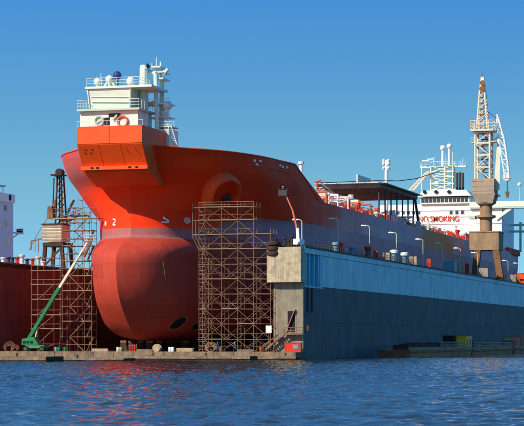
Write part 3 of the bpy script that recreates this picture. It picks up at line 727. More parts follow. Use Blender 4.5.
for (px, py, X, h, m) in ((341.5, 205, -20, 5, M_orange), (351, 206, -17, 6, M_lamp), (346, 205, -20, 4, M_red), (377, 212, -15, 4, M_orange), (457.5, 231, -13, 3.6, M_red)):
    c = onX(px, py, X); MB().lathe((c.x, c.y, 32.9), [(1.1, 0), (1.0, h * .35), (.6, h * .4), (.5, h * .8), (.75, h * .82), (.7, h)], 10).build('hose_drum', m, ship, True)
for i in range(5):
    y_ = 72 + i * 11; MB().tube([(-14, y_, 33), (-14, y_, 37), (-24, y_, 37)], 0.3, 6).build('manifold_pipe', [M_salmon, M_white][i % 2], ship)
for i in range(46):
    y_ = 64 + i * 2.7 + rnd.uniform(-1, 1); x_ = rnd.uniform(-27, -13); h = rnd.uniform(2.5, 6.0); m = rnd.choice([M_white, M_salmon, M_mint, M_lamp, M_orange, M_white])
    if i % 3 == 0: MB().bar((x_, y_, 33), (x_, y_, 33 + h), .28, 8, .2).box(x_ - 1.1, x_ + 1.1, y_ - .5, y_ + .5, 33 + h * .8, 33.2 + h * .8).build('deck_mast', m, ship, True)
    elif i % 3 == 1: MB().box(x_ - 1.2, x_ + 1.2, y_ - 1, y_ + 1, 33, 33 + h * .5).box(x_ - .7, x_ + .7, y_ - .6, y_ + .6, 33 + h * .5, 33 + h * .72).bar((x_ - 1, y_ - .8, 33 + h * .5), (x_ - 1, y_ - .8, 33 + h * .9), .12).build('hydraulic_unit', m, ship)
    else: MB().tube([(x_ - 2, y_, 33), (x_ - 2, y_, 33 + h * .7), (x_ + 2, y_, 33 + h * .7), (x_ + 2, y_, 33)], .2, 6).tube([(x_ - 2, y_, 33 + h * .35), (x_ + 2, y_, 33 + h * .7)], .12).build('pipe_rack', m, ship)
mb = MB()
for i in range(120): mb.bar((-11.3, 58 + i * 2, 33.4), (-11.3, 58 + i * 2, 35.0), 0.05, 4)
for z in (34.4, 35.0): mb.bar((-11.3, 58, z), (-11.3, 298, z), 0.05, 4)
tag(mb.build('side_railing', M_orange, ship), kind='stuff')

# ------------------------------------------------------------------ accommodation block aft
YS = 312.0
def PS(a, b, Y=YS): return onY(a, b, Y)
zb = PS(440, 204).z; acc = MB().box(-56, -13.5, YS, YS + 26, 33, zb).build('accommodation_block', M_white, ship)
for k, py in enumerate((210.5, 217, 224)):
    z = PS(440, py).z; block('deck_ledge', -56.2, -13.3, YS - 0.25, YS, z - 0.07, z + 0.07, M_white, acc)
for px, py in ((451.2, 212.3), (457, 212.2), (462.5, 212)):
    c = PS(px, py); wd = block('window', c.x - 0.55, c.x + 0.55, YS - 0.1, YS + 0.1, c.z - 0.75, c.z + 0.75, M_glass, acc)
    MB().tube([(c.x + sx * .6, YS - .06, c.z + sz * .8) for sx, sz in ((-1, -1), (1, -1), (1, 1), (-1, 1), (-1, -1))], .09, 4).build('window_frame', M_mint, wd)
for i in range(9): c = PS(398 + i * 5.2, 212.5 if i < 5 else 230); block('window', c.x - 0.5, c.x + 0.5, YS - 0.1, YS + 0.1, c.z - 0.6, c.z + 0.6, M_glass, acc)
# bridge with window band and flared mint roof
q0, q1 = PS(421, 203.5), PS(470, 197)
br = MB().box(q0.x, q1.x, YS - 1, YS + 10, zb, q1.z).build('bridge', M_mint, acc)
nw = 12
for i in range(nw):
    w0 = q0.x + 0.3 + i * (q1.x - q0.x - 0.6) / nw; w1 = w0 + (q1.x - q0.x - 0.6) / nw - 0.22
    block('bridge_window', w0, w1, YS - 1.08, YS - 0.9, PS(440, 202.6).z, PS(440, 197.6).z, M_glass, br)
t0, t1 = PS(421, 197), PS(471, 190)
MB().hexa([(t0.x - .6, YS - 2.2, t0.z), (t1.x + .4, YS - 2.2, t0.z), (t1.x + .4, YS + 11, t0.z), (t0.x - .6, YS + 11, t0.z)],
          [(t0.x + .6, YS - 1.2, t1.z), (t1.x - 1.5, YS - 1.2, t1.z), (t1.x - 1.5, YS + 10, t1.z), (t0.x + .6, YS + 10, t1.z)]).build('bridge_roof', M_mint, br)
for px in (424.5, 436, 449): c = PS(px, 191.8, YS - 2); MB().bar((c.x, c.y - .4, c.z), (c.x, c.y + .5, c.z), 0.6, 10).build('searchlight', M_dark, br)
wl = PS(495, 206); block('bridge_wing', q1.x, PS(532, 200).x, YS - 1, YS + 3, PS(495, 207).z, PS(495, 201.5).z, M_mint, acc)
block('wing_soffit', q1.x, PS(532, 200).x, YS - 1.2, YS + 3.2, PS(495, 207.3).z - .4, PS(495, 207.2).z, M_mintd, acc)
beam('wing_strut', PS(496, 219), PS(512, 207.5), 1.3, 1.1, M_mint, acc)
tube('mast', PS(519.5, 201), PS(519.5, 185), 0.2, M_lamp, acc); MB().dome(PS(519.5, 184.5), 0.7).build('lamp', M_white, acc)
# radar mast
rm = MB().box(PS(432, 190).x, PS(455, 190).x, YS + 1, YS + 6, t1.z, t1.z + .6).build('radar_mast', M_mint, acc)
mx0, mx1 = PS(431, 190, YS + 2).x, PS(453, 190, YS + 2).x
lv = [PS(440, y_, YS + 2).z for y_ in (190, 184, 177, 172, 166.5)]
for xv in (mx0, mx1, (mx0 + mx1) / 2 + 1):
    for yv in (YS + 1.5, YS + 5): tube('mast_leg', (xv, yv, lv[0]), (xv, yv, lv[-1]), 0.24, M_mint, rm)
for z0, z1 in zip(lv, lv[1:]):
    block('mast_deck', mx0 - .4, mx1 + .4, YS + 1.2, YS + 5.3, z1 - .12, z1 + .12, M_mint, rm)
    tube('mast_brace', (mx0, YS + 1.5, z0), (mx1, YS + 1.5, z1), 0.14, M_mint, rm); tube('mast_brace', (mx1, YS + 1.5, z0), (mx0, YS + 1.5, z1), 0.14, M_mint, rm)
a, b = PS(419, 167.5), PS(465, 164.5); block('yard', a.x, b.x, YS + 2, YS + 4, a.z, a.z + 0.5, M_mint, rm)
railing('r', [(a.x, YS + 2, a.z + .5), (b.x, YS + 2, a.z + .5)], 1.5, M_mint, rm, 2.0, 0.07)
for px, py in ((430, 159.5), (425, 161)): tube('antenna', PS(px - 3, py), PS(px + 4, py - 0.3), 0.25, M_mint, rm)
for px, py, r, yb in ((442.7, 148, 0.95, 166), (449.2, 146.3, 0.9, 166), (437, 183, 0.9, 188)):
    c, d = PS(px, py, YS + 3), PS(px, yb, YS + 3); MB().bar((c.x, c.y, d.z), (c.x, c.y, c.z - .5), 0.5, 10, 0.42).dome(c, r, n=14, k=8).build('satellite_dome', M_white, rm, True)
for px, y0, y1 in ((421.5, 190, 165), (463, 168, 158), (446, 166, 155), (452.5, 166, 152), (434, 166, 157)): tube('antenna', PS(px, y0), PS(px, y1), 0.14, M_mint, rm)
for k in range(4):
    a, b = PS(453 + 2.9 * k, 192, YS + 14), PS(455.5 + 2.9 * k, 172.3 + 0.5 * (k % 2), YS + 14)
    MB().bar(((a.x + b.x) / 2, a.y, a.z), ((a.x + b.x) / 2, a.y, b.z), (b.x - a.x) / 2, 10).build('funnel', M_steel, acc, True)
# lattice boom forward of the bridge
for o in (0, 4.5):
    tube('boom_chord', PS(409 + o, 190.5), PS(427 + o * .5, 172), 0.3, M_cream, acc)
for i in range(7):
    t_ = i / 6.0; p = PS(409, 190.5).lerp(PS(427, 172), t_); q = PS(413.5, 190.5).lerp(PS(429.2, 172), min(1, t_ + .1)); tube('boom_lacing', p, q, 0.2, M_cream, acc)
MB().lathe((-50, 290, 33), [(1.6, 0), (1.4, 8), (2.0, 8.2), (2.0, 10), (1.2, 11)], 14).build('deck_crane_post', M_mint, ship, True)
# lettering
cu = bpy.data.curves.new('lettering', 'FONT'); cu.body = 'NO SMOKING'; cu.size = 3.1; cu.extrude = 0.03; cu.offset = 0.012
tmp = bpy.data.objects.new('tmp', cu); col.objects.link(tmp)
me = bpy.data.meshes.new_from_object(tmp.evaluated_get(bpy.context.evaluated_depsgraph_get())); bpy.data.objects.remove(tmp)
me.materials.clear(); me.materials.append(M_red)
xs = [v.co.x for v in me.vertices]; c0, c1 = PS(418, 222), PS(458.5, 222); s_ = (c1.x - c0.x) / (max(xs) - min(xs))
o = bpy.data.objects.new('lettering', me)
link(o, 'lettering', acc, Matrix.LocRotScale(Vector((c0.x, YS - 0.33, PS(440, 221.6).z)), Matrix.Rotation(R(90), 3, 'X').to_quaternion(), Vector((s_, (PS(440, 215.6).z - PS(440, 221.6).z) / 2.25, 1))))
# gantry frame aft
for px in (503, 520.5): tube('hose_gantry_post', PS(px, 252, 330), PS(px, 222, 330), 0.45, M_mintd, ship)
tube('hose_gantry_beam', PS(500, 225.5, 330), PS(528, 224.5, 330), 0.4, M_mintd, ship); tube('hose_gantry_beam', PS(503, 231.5, 330), PS(528, 231.5, 330), 0.4, M_mintd, ship)
for i in range(8): c = PS(503 + i * 3, 248 + i * .9, 318); MB().lathe((-12.5, 318 + i * 3.2, 33), [(.9, 0), (.9, 1.6), (.5, 2.2)], 8).build('deck_vent', [M_red, M_salmon][i % 2], ship, True)

# ------------------------------------------------------------------ keel blocks under the ship
kb = 0
for i in range(7):
    for j in range(5):
        x = XC - 14 + i * 4.7; y_ = 9 + j * 6 + abs(x - XC) * 1.7
        if y_ > 60: continue
        t_ = thing('keel_block', 'timber topped keel block in the shadow under the tanker', 'keel block', (x, y_, DECK), 'keel blocks under the hull')
        MB().hexa([(x - .9, y_ - .7, DECK), (x + .9, y_ - .7, DECK), (x + .9, y_ + .7, DECK), (x - .9, y_ + .7, DECK)],
                  [(x - .6, y_ - .5, KEEL - .45), (x + .6, y_ - .5, KEEL - .45), (x + .6, y_ + .5, KEEL - .45), (x - .6, y_ + .5, KEEL - .45)]).build('base', M_rustd, t_)
        block('timber_cap', x - .65, x + .65, y_ - .55, y_ + .55, KEEL - .45, KEEL - 0.01, M_timber, t_)

# ------------------------------------------------------------------ scaffolds
def scaffold(t, xs, ys, zs, top, skip=(), r=0.055, brace=True, boards=(), pat=0):
    """xs, ys: standards; zs: lift heights; top[i]: number of lifts of column i"""
    for i, x in enumerate(xs):
        for y_ in ys: tube('standard', (x, y_, DECK), (x, y_, zs[top[i]] + 1.0), r, M_tube, t)
    for i in range(len(xs) - 1):
        n_ = min(top[i], top[i + 1])
        for k in range(1, n_ + 1):
            if brace:
                a, b = (xs[i + 1], xs[i]) if (k + i + pat) % 2 else (xs[i], xs[i + 1])
                tube('brace', (a, ys[1], zs[k - 1] + .1), (b, ys[1], zs[k] - .1), r * 0.8, M_tube, t)
                tube('guard_rail', (xs[i], ys[0], zs[k - 1] + 1.0 + .04 * ((i * 7 + k * 3) % 5)), (xs[i + 1], ys[0], zs[k - 1] + 1.0 + .04 * ((i * 5 + k) % 6)), r * 0.75, M_tube, t)
            for y_ in ys: tube('ledger', (xs[i] - .15 - .05 * ((i + k * 3) % 4), y_, zs[k] + .03 * ((i * 3 + k) % 3)), (xs[i + 1] + .15, y_, zs[k]), r * 0.9, M_tube, t)
            if brace:
                for m_, y_ in enumerate((ys[0], ys[-1])):
                    a, b = (xs[i], xs[i + 1]) if (k + i + m_ + pat) % 2 else (xs[i + 1], xs[i])
                    tube('brace', (a, y_ - .08, zs[k - 1] + .1), (b, y_ - .08, zs[k] - .1), r * 0.8, M_tube, t)
            if (i, k) in boards or k in boards:
                nb = 4; d = (ys[-1] - ys[0]) / nb
                for q in range(nb): block('plank', xs[i] - .1, xs[i + 1] + .1, ys[0] + q * d + .03, ys[0] + (q + 1) * d - .03, zs[k] + .08, zs[k] + .14, M_plank, t)
    for i, x in enumerate(xs):
        for k in range(1, top[i] + 1): tube('transom', (x, ys[0] - .15, zs[k] - .06), (x, ys[-1] + .15, zs[k] - .06), r * .85, M_tube, t)
# right tower beside the hawse
Y0 = -1.5
cx = [onY(p, 340, Y0).x for p in (199, 205, 221.5, 237.7, 253.7, 270.5)]
zs = [DECK] + [onY(235, p, Y0).z for p in (339.5, 324, 309, 294, 279, 264, 249, 234.5, 220, 207)]
t = thing('scaffold_tower', 'tall tube scaffold tower below the hawse on the right side of the bow', 'scaffold', (cx[2], Y0, DECK), 'scaffolds at the bow')
rscaf = t
scaffold(t, cx, (Y0, Y0 + 2.2, Y0 + 4.4), zs, (10, 10, 10, 10, 10, 8), boards=(7, 8, 9, 10, (1, 5), (2, 5), (0, 3), (2, 3), (3, 2), (1, 1)))
for z in np.arange(DECK + .5, zs[-1], 0.75): tube('ladder_rung', (cx[0], Y0 - .1, z), (cx[1], Y0 - .1, z), 0.05, M_tube, t)
for i in range(4):
    for h in (.5, 1.0): tube('guard_rail', (cx[i], Y0, zs[10] + h), (cx[i + 1], Y0, zs[10] + h), .06, M_tube, t)
xo = onY(192.5, 212, Y0).x                                    # cantilever bay at the upper left
for k in (8, 9, 10): tube('outrigger', (xo, Y0, zs[k]), (cx[0], Y0, zs[k]), .07, M_tube, t); tube('outrigger', (xo, Y0 + 2, zs[k]), (cx[0], Y0 + 2, zs[k]), .07, M_tube, t)
for y_ in (Y0, Y0 + 2): tube('standard', (xo, y_, zs[8] - .4), (xo, y_, zs[10] + 1), .075, M_tube, t); tube('brace', (xo, y_, zs[8] - .3), (cx[0], y_, zs[7]), .07, M_tube, t)
for q in range(4): block('plank', xo - .1, cx[0], Y0 + q * .5 + .03, Y0 + q * .5 + .47, zs[8] + .08, zs[8] + .14, M_plank, t)
# left scaffold: low wide part by the far wing wall, tall dense part against the bow
Y1 = 2.0
cx = [onY(p, 340, Y1).x for p in (31.5, 38, 54, 61)]
zl = [DECK] + [onY(60, p, Y1).z for p in (344, 329, 315, 299.5, 284.5, 270.5, 258)]
t = thing('scaffold', 'wide low tube scaffold before the rust red wall, behind the green boom lift', 'scaffold', (cx[1], Y1, DECK), 'scaffolds at the bow')
scaffold(t, cx, (Y1, Y1 + 3.0), zl, (6, 7, 7, 7), boards=(2, 3, 4, 5, 6), brace=False)
for k in range(2, 7): tube('guard_rail', (cx[0], Y1, zl[k] + 1), (cx[-1], Y1, zl[k] + 1), .06, M_tube, t)
for k in range(5): tube('brace', (cx[1], Y1 - .1, zl[k]), (cx[2], Y1 - .1, zl[k + 1]), .07, M_tube, t)
cx = [onY(p, 340, Y1).x for p in (62.5, 70, 78, 84.5, 91.5)]
cz = [352, 344.5, 337, 329, 321.5, 314, 306.5, 299, 291, 283.5, 276, 268.5, 261, 253.5, 246, 238.5, 230.5, 222.5, 215.5, 207.5, 199.5]
zt = [DECK] + [onY(80, p, Y1).z for p in cz[1:]]
t = thing('scaffold_tower', 'tall dense scaffold stair tower left of the bow with a red worker on top', 'scaffold', (cx[2], Y1, DECK), 'scaffolds at the bow')
lscaf = t
scaffold(t, cx, (Y1, Y1 + 2.6), zt, (18, 19, 20, 18, 17), boards=(4, 8, 10, 12, 14, 16, 18), brace=False)
for k in range(0, 19, 2):
    a, b = (cx[1], cx[3]) if (k // 2) % 2 else (cx[3], cx[1])
    tube('brace', (a, Y1 - .1, zt[k]), (b, Y1 - .1, zt[min(k + 2, 19)]), .08, M_tube, t)
    if k > 2: tube('brace', (b, Y1 + 2.7, zt[k]), (a, Y1 + 2.7, zt[min(k + 2, 19)]), .07, M_tube, t)
for i in range(0, 16, 2): beam('stair_flight', (cx[3], Y1 + 1.3, zt[i]), (cx[4], Y1 + 1.3, zt[i + 2]), .7, .14, M_tube, t)
px_ = [onY(p, 218, Y1).x for p in (54, 99)]
for q in range(5): block('plank', px_[0], px_[1], Y1 - .6 + q * .6, Y1 - .05 + q * .6, zt[17] + .75, zt[17] + .9, M_plank, t)
for xv in np.linspace(px_[0], px_[1], 7): tube('railing_post', (xv, Y1 - .6, zt[17] + .8), (xv, Y1 - .6, zt[17] + 2.9), .055, M_tube, t)
for h in (1.8, 2.8): tube('guard_rail', (px_[0], Y1 - .6, zt[17] + h), (px_[1], Y1 - .6, zt[17] + h), .06, M_tube, t)
tube('hanging_tube', onY(84, 257, Y1 - 1), onY(93.5, 235, Y1 - 1), .28, M_tube, t)

# ------------------------------------------------------------------ left: wing crane, white tower, deck gear
XL = -65.0
def PL(a, b, X=XL): return onX(a, b, X)
c = PL(57, 262); t = thing('dock_crane', 'rusty brown crane with striped cream cabin behind the left scaffold', 'crane', (c.x, c.y, LW))
yc = c.y
def PC(a, b, dy=0): return onY(a, b, yc + dy)
b0 = PC(48, 262); b1 = PC(68, 262)
for xv in (b0.x, b1.x):
    for yv in (yc - 2.5, yc + 2.5): beam('portal_leg', (xv, yv, LW), (xv * .8 + .2 * c.x, yv, PC(58, 245).z), 0.7, 0.7, M_rustd, t)
MB().box(b0.x, b1.x, yc - 3, yc + 3, PC(58, 247).z, PC(58, 243).z).build('portal_deck', M_rustd, t)
for xv in (0.2, .8): beam('portal_brace', (b0.x, yc - 2.6, LW + .3), (b1.x, yc - 2.6, PC(58, 246).z), .35, .35, M_rust, t)
cab = MB().box(PC(47, 242).x, PC(66, 242).x, yc - 2.6, yc + 2.2, PC(58, 242).z, PC(58, 225.5).z).build('cabin', M_cream, t)
for k in range(5):
    z = PC(58, 241 - k * 3.2).z; block('cabin_board', PC(46.8, 240).x, PC(66.2, 240).x, yc - 2.72, yc - 2.55, z, z + .42, M_tan, cab)
block('cabin_roof', PC(46.5, 240).x, PC(66.5, 240).x, yc - 2.9, yc + 2.4, PC(58, 225.5).z, PC(58, 225.5).z + .3, M_rustd, cab)
tw = [(PC(57.5, 224), PC(58.5, 172)), (PC(64.5, 224), PC(62.3, 172))]
for p, q in tw:
    for dy in (-1.2, 1.2): beam('mast_leg', p + Vector((0, dy, 0)), q + Vector((0, dy * .5, 0)), .28, .28, M_rustd, t)
for k in range(8):
    f0, f1 = k / 8, (k + 1) / 8
    beam('mast_lacing', tw[0][0].lerp(tw[0][1], f0), tw[1][0].lerp(tw[1][1], f1), .26, .26, M_rustd, t); beam('mast_lacing', tw[1][0].lerp(tw[1][1], f0), tw[0][0].lerp(tw[0][1], f0), .26, .26, M_rust, t)
block('mast_platform', PC(53, 176).x, PC(64, 176).x, yc - 1.5, yc + 1.5, PC(58, 176).z, PC(58, 174.5).z, M_rustd, t)
c = PC(60, 172.5); MB().bar((c.x, c.y - .8, c.z), (c.x, c.y + .8, c.z), .8, 12).build('head_sheave', M_rustd, t)
MB().tube([PC(54, 178), PC(53, 205), PC(50.5, 215)], .16).build('cable', M_steel, t)
beam('back_stay', PC(51, 215), PC(56, 200), .5, .5, M_rust, t); c = PC(51.5, 212); MB().hexa([(c.x - .8, yc - .8, c.z - 1.5), (c.x + .6, yc - .8, c.z - 1.5), (c.x + .6, yc + .8, c.z - 1.5), (c.x - .8, yc + .8, c.z - 1.5)], [(c.x - .6, yc - .8, c.z + 1.2), (c.x + .4, yc - .8, c.z + 1.2), (c.x + .4, yc + .8, c.z + 1.2), (c.x - .6, yc + .8, c.z + 1.2)]).build('counterweight', M_rust, t)
for q in ((62, 224, 74, 200), (66, 223, 80, 214)): beam('side_strut', PC(q[0], q[1]), PC(q[2], q[3]), .4, .4, M_rustd, t)
MB().tube([PC(47, 230), PC(41, 239), PC(31, 241), PC(31, 250)], .14).tube([PC(47, 219), PC(38, 233), PC(29, 250)], .08).build('gangway_stay', M_tube, t)
for px in (35, 38.5): tube('gangway_post', PC(px, 252), PC(px, 238), .1, M_tube, t)

# white tower behind the left wing, on the quay
tag(MB().box(-260, -78, 20, 300, -2, 2.2).build('quay', M_tan, None), 'concrete quay behind the dock', 'quay', kind='structure')
X2 = -112.0
def PV(a, b): return onX(a, b, X2)
ya, yb_ = PV(-9, 230).y, PV(13.3, 230).y
zt1 = PV(6, 202).z
t = thing('signal_tower', 'white tower block rising behind the dock wing at the left picture edge', 'tower', (X2 - 5, ya + 4, 2.2))
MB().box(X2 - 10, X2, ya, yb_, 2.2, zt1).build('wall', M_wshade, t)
MB().box(X2 - 10.3, X2 + .45, ya - .4, yb_ + .2, zt1, PV(6, 193.5).z).build('parapet', M_white, t)
for px, py in ((5, 208), (5, 224), (8.5, 240)):
    c = PV(px, py); w_ = block('window', X2 - .1, X2 + .06, c.y - .8, c.y + .8, c.z - .7, c.z + .7, M_glass, t)
    for o_ in (-.9, .9): block('window_frame', X2 - .1, X2 + .1, c.y + o_ - .1, c.y + o_ + .1, c.z - .8, c.z + .8, M_wshade, w_)
c = PV(8.8, 197.5); block('window', X2 + .4, X2 + .5, c.y - 1.0, c.y + .6, c.z - .8, c.z + .7, M_dark, t)
c0, c1 = PV(9.5, 186.5), PV(9.5, 185.8); block('canopy', X2 - 7, X2 - 1, ya, c0.y, c0.z - .1, c0.z + .25, M_mintd, t)
for yv in (ya + .3, c0.y - .6): tube('canopy_post', (X2 - 1.6, yv, zt1), (X2 - 1.6, yv, c0.z), .12, M_mintd, t)
ye = PV(22, 230).y; zp = PV(16, 233.5).z
block('bracket_platform', X2 - 1.2, X2 + .6, yb_, ye, zp, zp + .3, M_wshade, t)
beam('bracket_strut', (X2 - .3, yb_, PV(13, 238).z), (X2 - .3, ye - 2, zp), .25, .25, M_wshade, t)
block('floodlight', X2 - .9, X2 + .3, ye - 1.6, ye, zp + .4, zp + 1.3, M_dark, t)
for zz in (.6, 1.1): tube('railing_bar', (X2 + .5, yb_, zp + .3 + zz), (X2 + .5, ye, zp + .3 + zz), .06, M_wshade, t)
# small gear along the left wing deck
names = [('bollard', 'dark', M_steel), ('bollard', 'white', M_white), ('hydrant', 'red', M_red), ('winch_drum', 'grey', M_lamp)]
gear = ((3, 'white'), (8, 'dark'), (12.5, 'dark'), (17, 'red'), (22, 'grey'), (27, 'dark'), (32.5, 'red'), (38.5, 'grey'), (43, 'white'))
ordn = ['first', 'second', 'third', 'fourth', 'fifth', 'sixth', 'seventh', 'eighth', 'ninth', 'tenth', 'eleventh', 'twelfth']
for k, (px, cname) in enumerate(gear):
    nm, cn, m = [n_ for n_ in names if n_[1] == cname][0]; c = onX(px, 262, -63.2)
    h = {'white': 1.1, 'dark': 1.3, 'red': 1.5, 'grey': 2.1}[cname]
    o = MB().lathe((c.x, c.y, LW), [(.55, 0), (.55, .15), (.36, .2), (.36, h * .7), (.6, h * .75), (.6, h * .92), (.3, h)], 10).build(nm, m, None, True)
    tag(o, f'{cn} {nm.replace("_", " ")} on the left dock wing deck, {ordn[k]} from the left', nm.replace('_', ' '), 'gear on the left wing deck')

# ------------------------------------------------------------------ green boom lift
YB = -3.0
def PB(a, b, dy=0): return onY(a, b, YB + dy)
c = PB(35, 352); t = thing('boom_lift', 'green telescopic boom lift with raised arm on the pontoon at the left', 'boom lift', (c.x, YB, DECK))
x0, x1 = PB(26, 350).x, PB(47, 350).x
MB().hexa([(x0, YB - 1.1, DECK + .7), (x1, YB - 1.1, DECK + .7), (x1, YB + 1.1, DECK + .7), (x0, YB + 1.1, DECK + .7)],
          [(x0 + .3, YB - 1.0, DECK + 1.25), (x1 - .3, YB - 1.0, DECK + 1.25), (x1 - .3, YB + 1.0, DECK + 1.25), (x0 + .3, YB + 1.0, DECK + 1.25)]).build('chassis', M_green, t)
for xv in (x0 + .5, x1 - .5):
    for yv in (YB - 1.3, YB + 1.3):
        wh = MB().bar((xv, yv - .22, DECK + .55), (xv, yv + .22, DECK + .55), .55, 16).build('wheel', M_tyre, t); MB().bar((xv, yv - .25, DECK + .55), (xv, yv + .25, DECK + .55), .26, 10).build('rim', M_green, wh)
MB().hexa([(x0 - .5, YB - 1.1, DECK + 1.35), (x1 - 1.3, YB - 1.1, DECK + 1.35), (x1 - 1.3, YB + 1.1, DECK + 1.35), (x0 - .5, YB + 1.1, DECK + 1.35)],
          [(x0 - .4, YB - 1.0, DECK + 2.5), (x0 + 2.0, YB - 1.0, DECK + 2.9), (x0 + 2.0, YB + 1.0, DECK + 2.9), (x0 - .4, YB + 1.0, DECK + 2.5)]).build('turret', M_green, t)
for k in range(3): block('hood_grille', x0 - .2 + k * .75, x0 + .35 + k * .75, YB - 1.13, YB - 1.0, DECK + 1.6, DECK + 2.1, M_dark, t)
q0, q1, q2 = PB(28.2, 340), PB(59.6, 287.4), PB(88, 241.5)
b = MB().beam(q0, q1, .62, .75, up=(0, 1, 0)).build('boom_base', M_green, t); MB().beam(q0.lerp(q1, .93), q1.lerp(q2, .55), .45, .55, up=(0, 1, 0)).build('boom_middle', M_cream, t)
MB().beam(q1.lerp(q2, .5), q2, .32, .4, up=(0, 1, 0)).build('boom_tip', M_cream, t)
MB().beam(PB(34, 345), q0.lerp(q1, .32), .22, .22).build('lift_cylinder', M_lamp, t)
bk = PB(90, 238); mb = MB()
for sx in (-1, 1):
    for sy in (-1, 1): mb.bar((bk.x + sx * .9, YB + sy * .45, bk.z - .6), (bk.x + sx * .9, YB + sy * .45, bk.z + .6), .05)
for z in (-.6, 0, .6):
    mb.tube([(bk.x - .9, YB - .45, bk.z + z), (bk.x + .9, YB - .45, bk.z + z), (bk.x + .9, YB + .45, bk.z + z), (bk.x - .9, YB + .45, bk.z + z), (bk.x - .9, YB - .45, bk.z + z)], .05)
mb.box(bk.x - .9, bk.x + .9, YB - .45, YB + .45, bk.z - .66, bk.z - .6).build('basket', M_cream, t)

# ------------------------------------------------------------------ right wing deck: lift, lamps, vents, crane
def PW(a, b, X=-1.0): return onX(a, b, X)
YW = 3.0
def PT(a, b): return onY(a, b, YW)
c = PT(298, 244); t = thing('cherry_picker', 'white and orange cherry picker reaching up from the end of the dock wing', 'cherry picker', (c.x, YW, RW))
MB().box(PT(294.5, 244).x, PT(301, 244).x, YW - 1, YW + 2.5, RW + .35, PT(298, 239).z).build('chassis', M_white, t)
for xv in (PT(295.3, 244).x, PT(300, 244).x):
    for yv in (YW - .6, YW + 1.9): MB().bar((xv - .15, yv, RW + .36), (xv + .15, yv, RW + .36), .36, 12).build('wheel', M_tyre, t)
MB().beam(PT(298.2, 240), PT(297.5, 228), .55, .55).build('turret', M_white, t)
MB().beam(PT(297.5, 231), PT(292.7, 210.7), 0.32, .32, up=(0, 1, 0)).build('lower_arm', M_salmon, t); MB().beam(PT(292.9, 211), PT(285.6, 194.5), .24, .26, up=(0, 1, 0)).build('upper_arm', M_salmon, t)
c0, c1 = PT(279, 196), PT(287.5, 185)
mb = MB().box(c0.x, c1.x, YW - .5, YW + .5, c0.z, c0.z + 1.05)
for xv in (c0.x + .05, c1.x - .05, (c0.x + c1.x) / 2):
    for yv in (-.45, .45): mb.bar((xv, YW + yv, c0.z + 1), (xv, YW + yv, c0.z + 1.5), .05)
mb.build('basket', M_steel, t)
# person standing in the basket and others are built further below

def lamp(px, ytop, X=-4.6, lab='', side=-1):
    """street-type lamp: pole rises from the wing deck, arm to the left"""
    d0 = onX(px, 250, X); y_ = d0.y
    ztop_ = onX(px, ytop, X).z
    t = thing('lamp_post', lab, 'lamp post', (X, y_, RW), 'lamp posts along the dock wing')
    MB().bar((X, y_, RW), (X, y_, RW + 1.2), .22, 8).bar((X, y_, RW + 1.2), (X, y_, ztop_ - .5), .13, 8, .10).build('pole', M_lamp, t, True)
    MB().tube([(X, y_, ztop_ - .5), (X - .25, y_, ztop_ - .1), (X - .8, y_, ztop_)], .09).build('arm', M_lamp, t)
    MB().hexa([(X - 2.0, y_ - .28, ztop_ - .12), (X - .75, y_ - .2, ztop_ - .12), (X - .75, y_ + .2, ztop_ - .12), (X - 2.0, y_ + .28, ztop_ - .12)],
              [(X - 1.8, y_ - .16, ztop_ + .2), (X - .8, y_ - .14, ztop_ + .12), (X - .8, y_ + .14, ztop_ + .12), (X - 1.8, y_ + .16, ztop_ + .2)]).build('lamp_head', M_white, t)
ll = ['grey lamp post on the dock wing above the cream head block, nearest the bow',
      'tall grey lamp post on the dock wing beside the teal vent and red hydrant',
      'grey lamp post on the dock wing above the rust red vent', 'grey lamp post on the dock wing between the two white capped teal vents',
      'grey lamp post on the dock wing just left of the square red cabinet', 'grey lamp post on the dock wing just left of the wide blue cabinet',
      'grey lamp post on the dock wing just left of the portal crane', 'grey lamp post on the dock wing between the legs of the portal crane',
      'grey lamp post on the dock wing just right of the portal crane', 'rightmost grey lamp post on the dock wing at the picture edge']
for (px, yt), l_ in zip(((302, 219.5), (338, 218.5), (369.5, 225.5), (396.5, 232.5), (423, 239), (442.5, 243), (460.5, 248), (477.5, 252.5), (508, 260.5), (519, 263)), ll): lamp(px, yt, lab=l_)
def vent(px, h, r, mat, cap, label, X=-1.5, kind='deck_vent', cat='vent'):
    y_ = onX(px, 255, X).y
    t = thing(kind, label, cat, (X, y_, RW), 'gear on the right wing deck')
    MB().lathe((X, y_, RW), [(r * 1.1, 0), (r * 1.1, .12), (r * .8, .14), (r * .8, h * .68)], 14).build('body', mat, t, True)
    MB().lathe((X, y_, RW), [(r * .85, h * .68), (r * 1.25, h * .72), (r * 1.25, h * .93), (r * .7, h)], 14).build('cap', cap, t, True)
vent(335.5, 2.1, .62, M_teal, M_teal, 'squat teal vent on the dock wing at the foot of the tall lamp post')
vent(352.3, 2.1, .62, M_teal, M_teal, 'teal vent standing alone on the dock wing between two lamp posts')
vent(368, 2.6, .72, M_rust, M_red, 'rust red vent on the dock wing at a lamp post')
vent(394, 2.9, .78, M_teal, M_white, 'left one of two teal vents with white caps on the dock wing')
vent(404.5, 2.8, .78, M_teal, M_white, 'right one of two teal vents with white caps on the dock wing')
vent(340.6, 2.4, .5, M_red, M_red, 'slim red hydrant on the dock wing beside the teal vent', kind='hydrant', cat='hydrant')
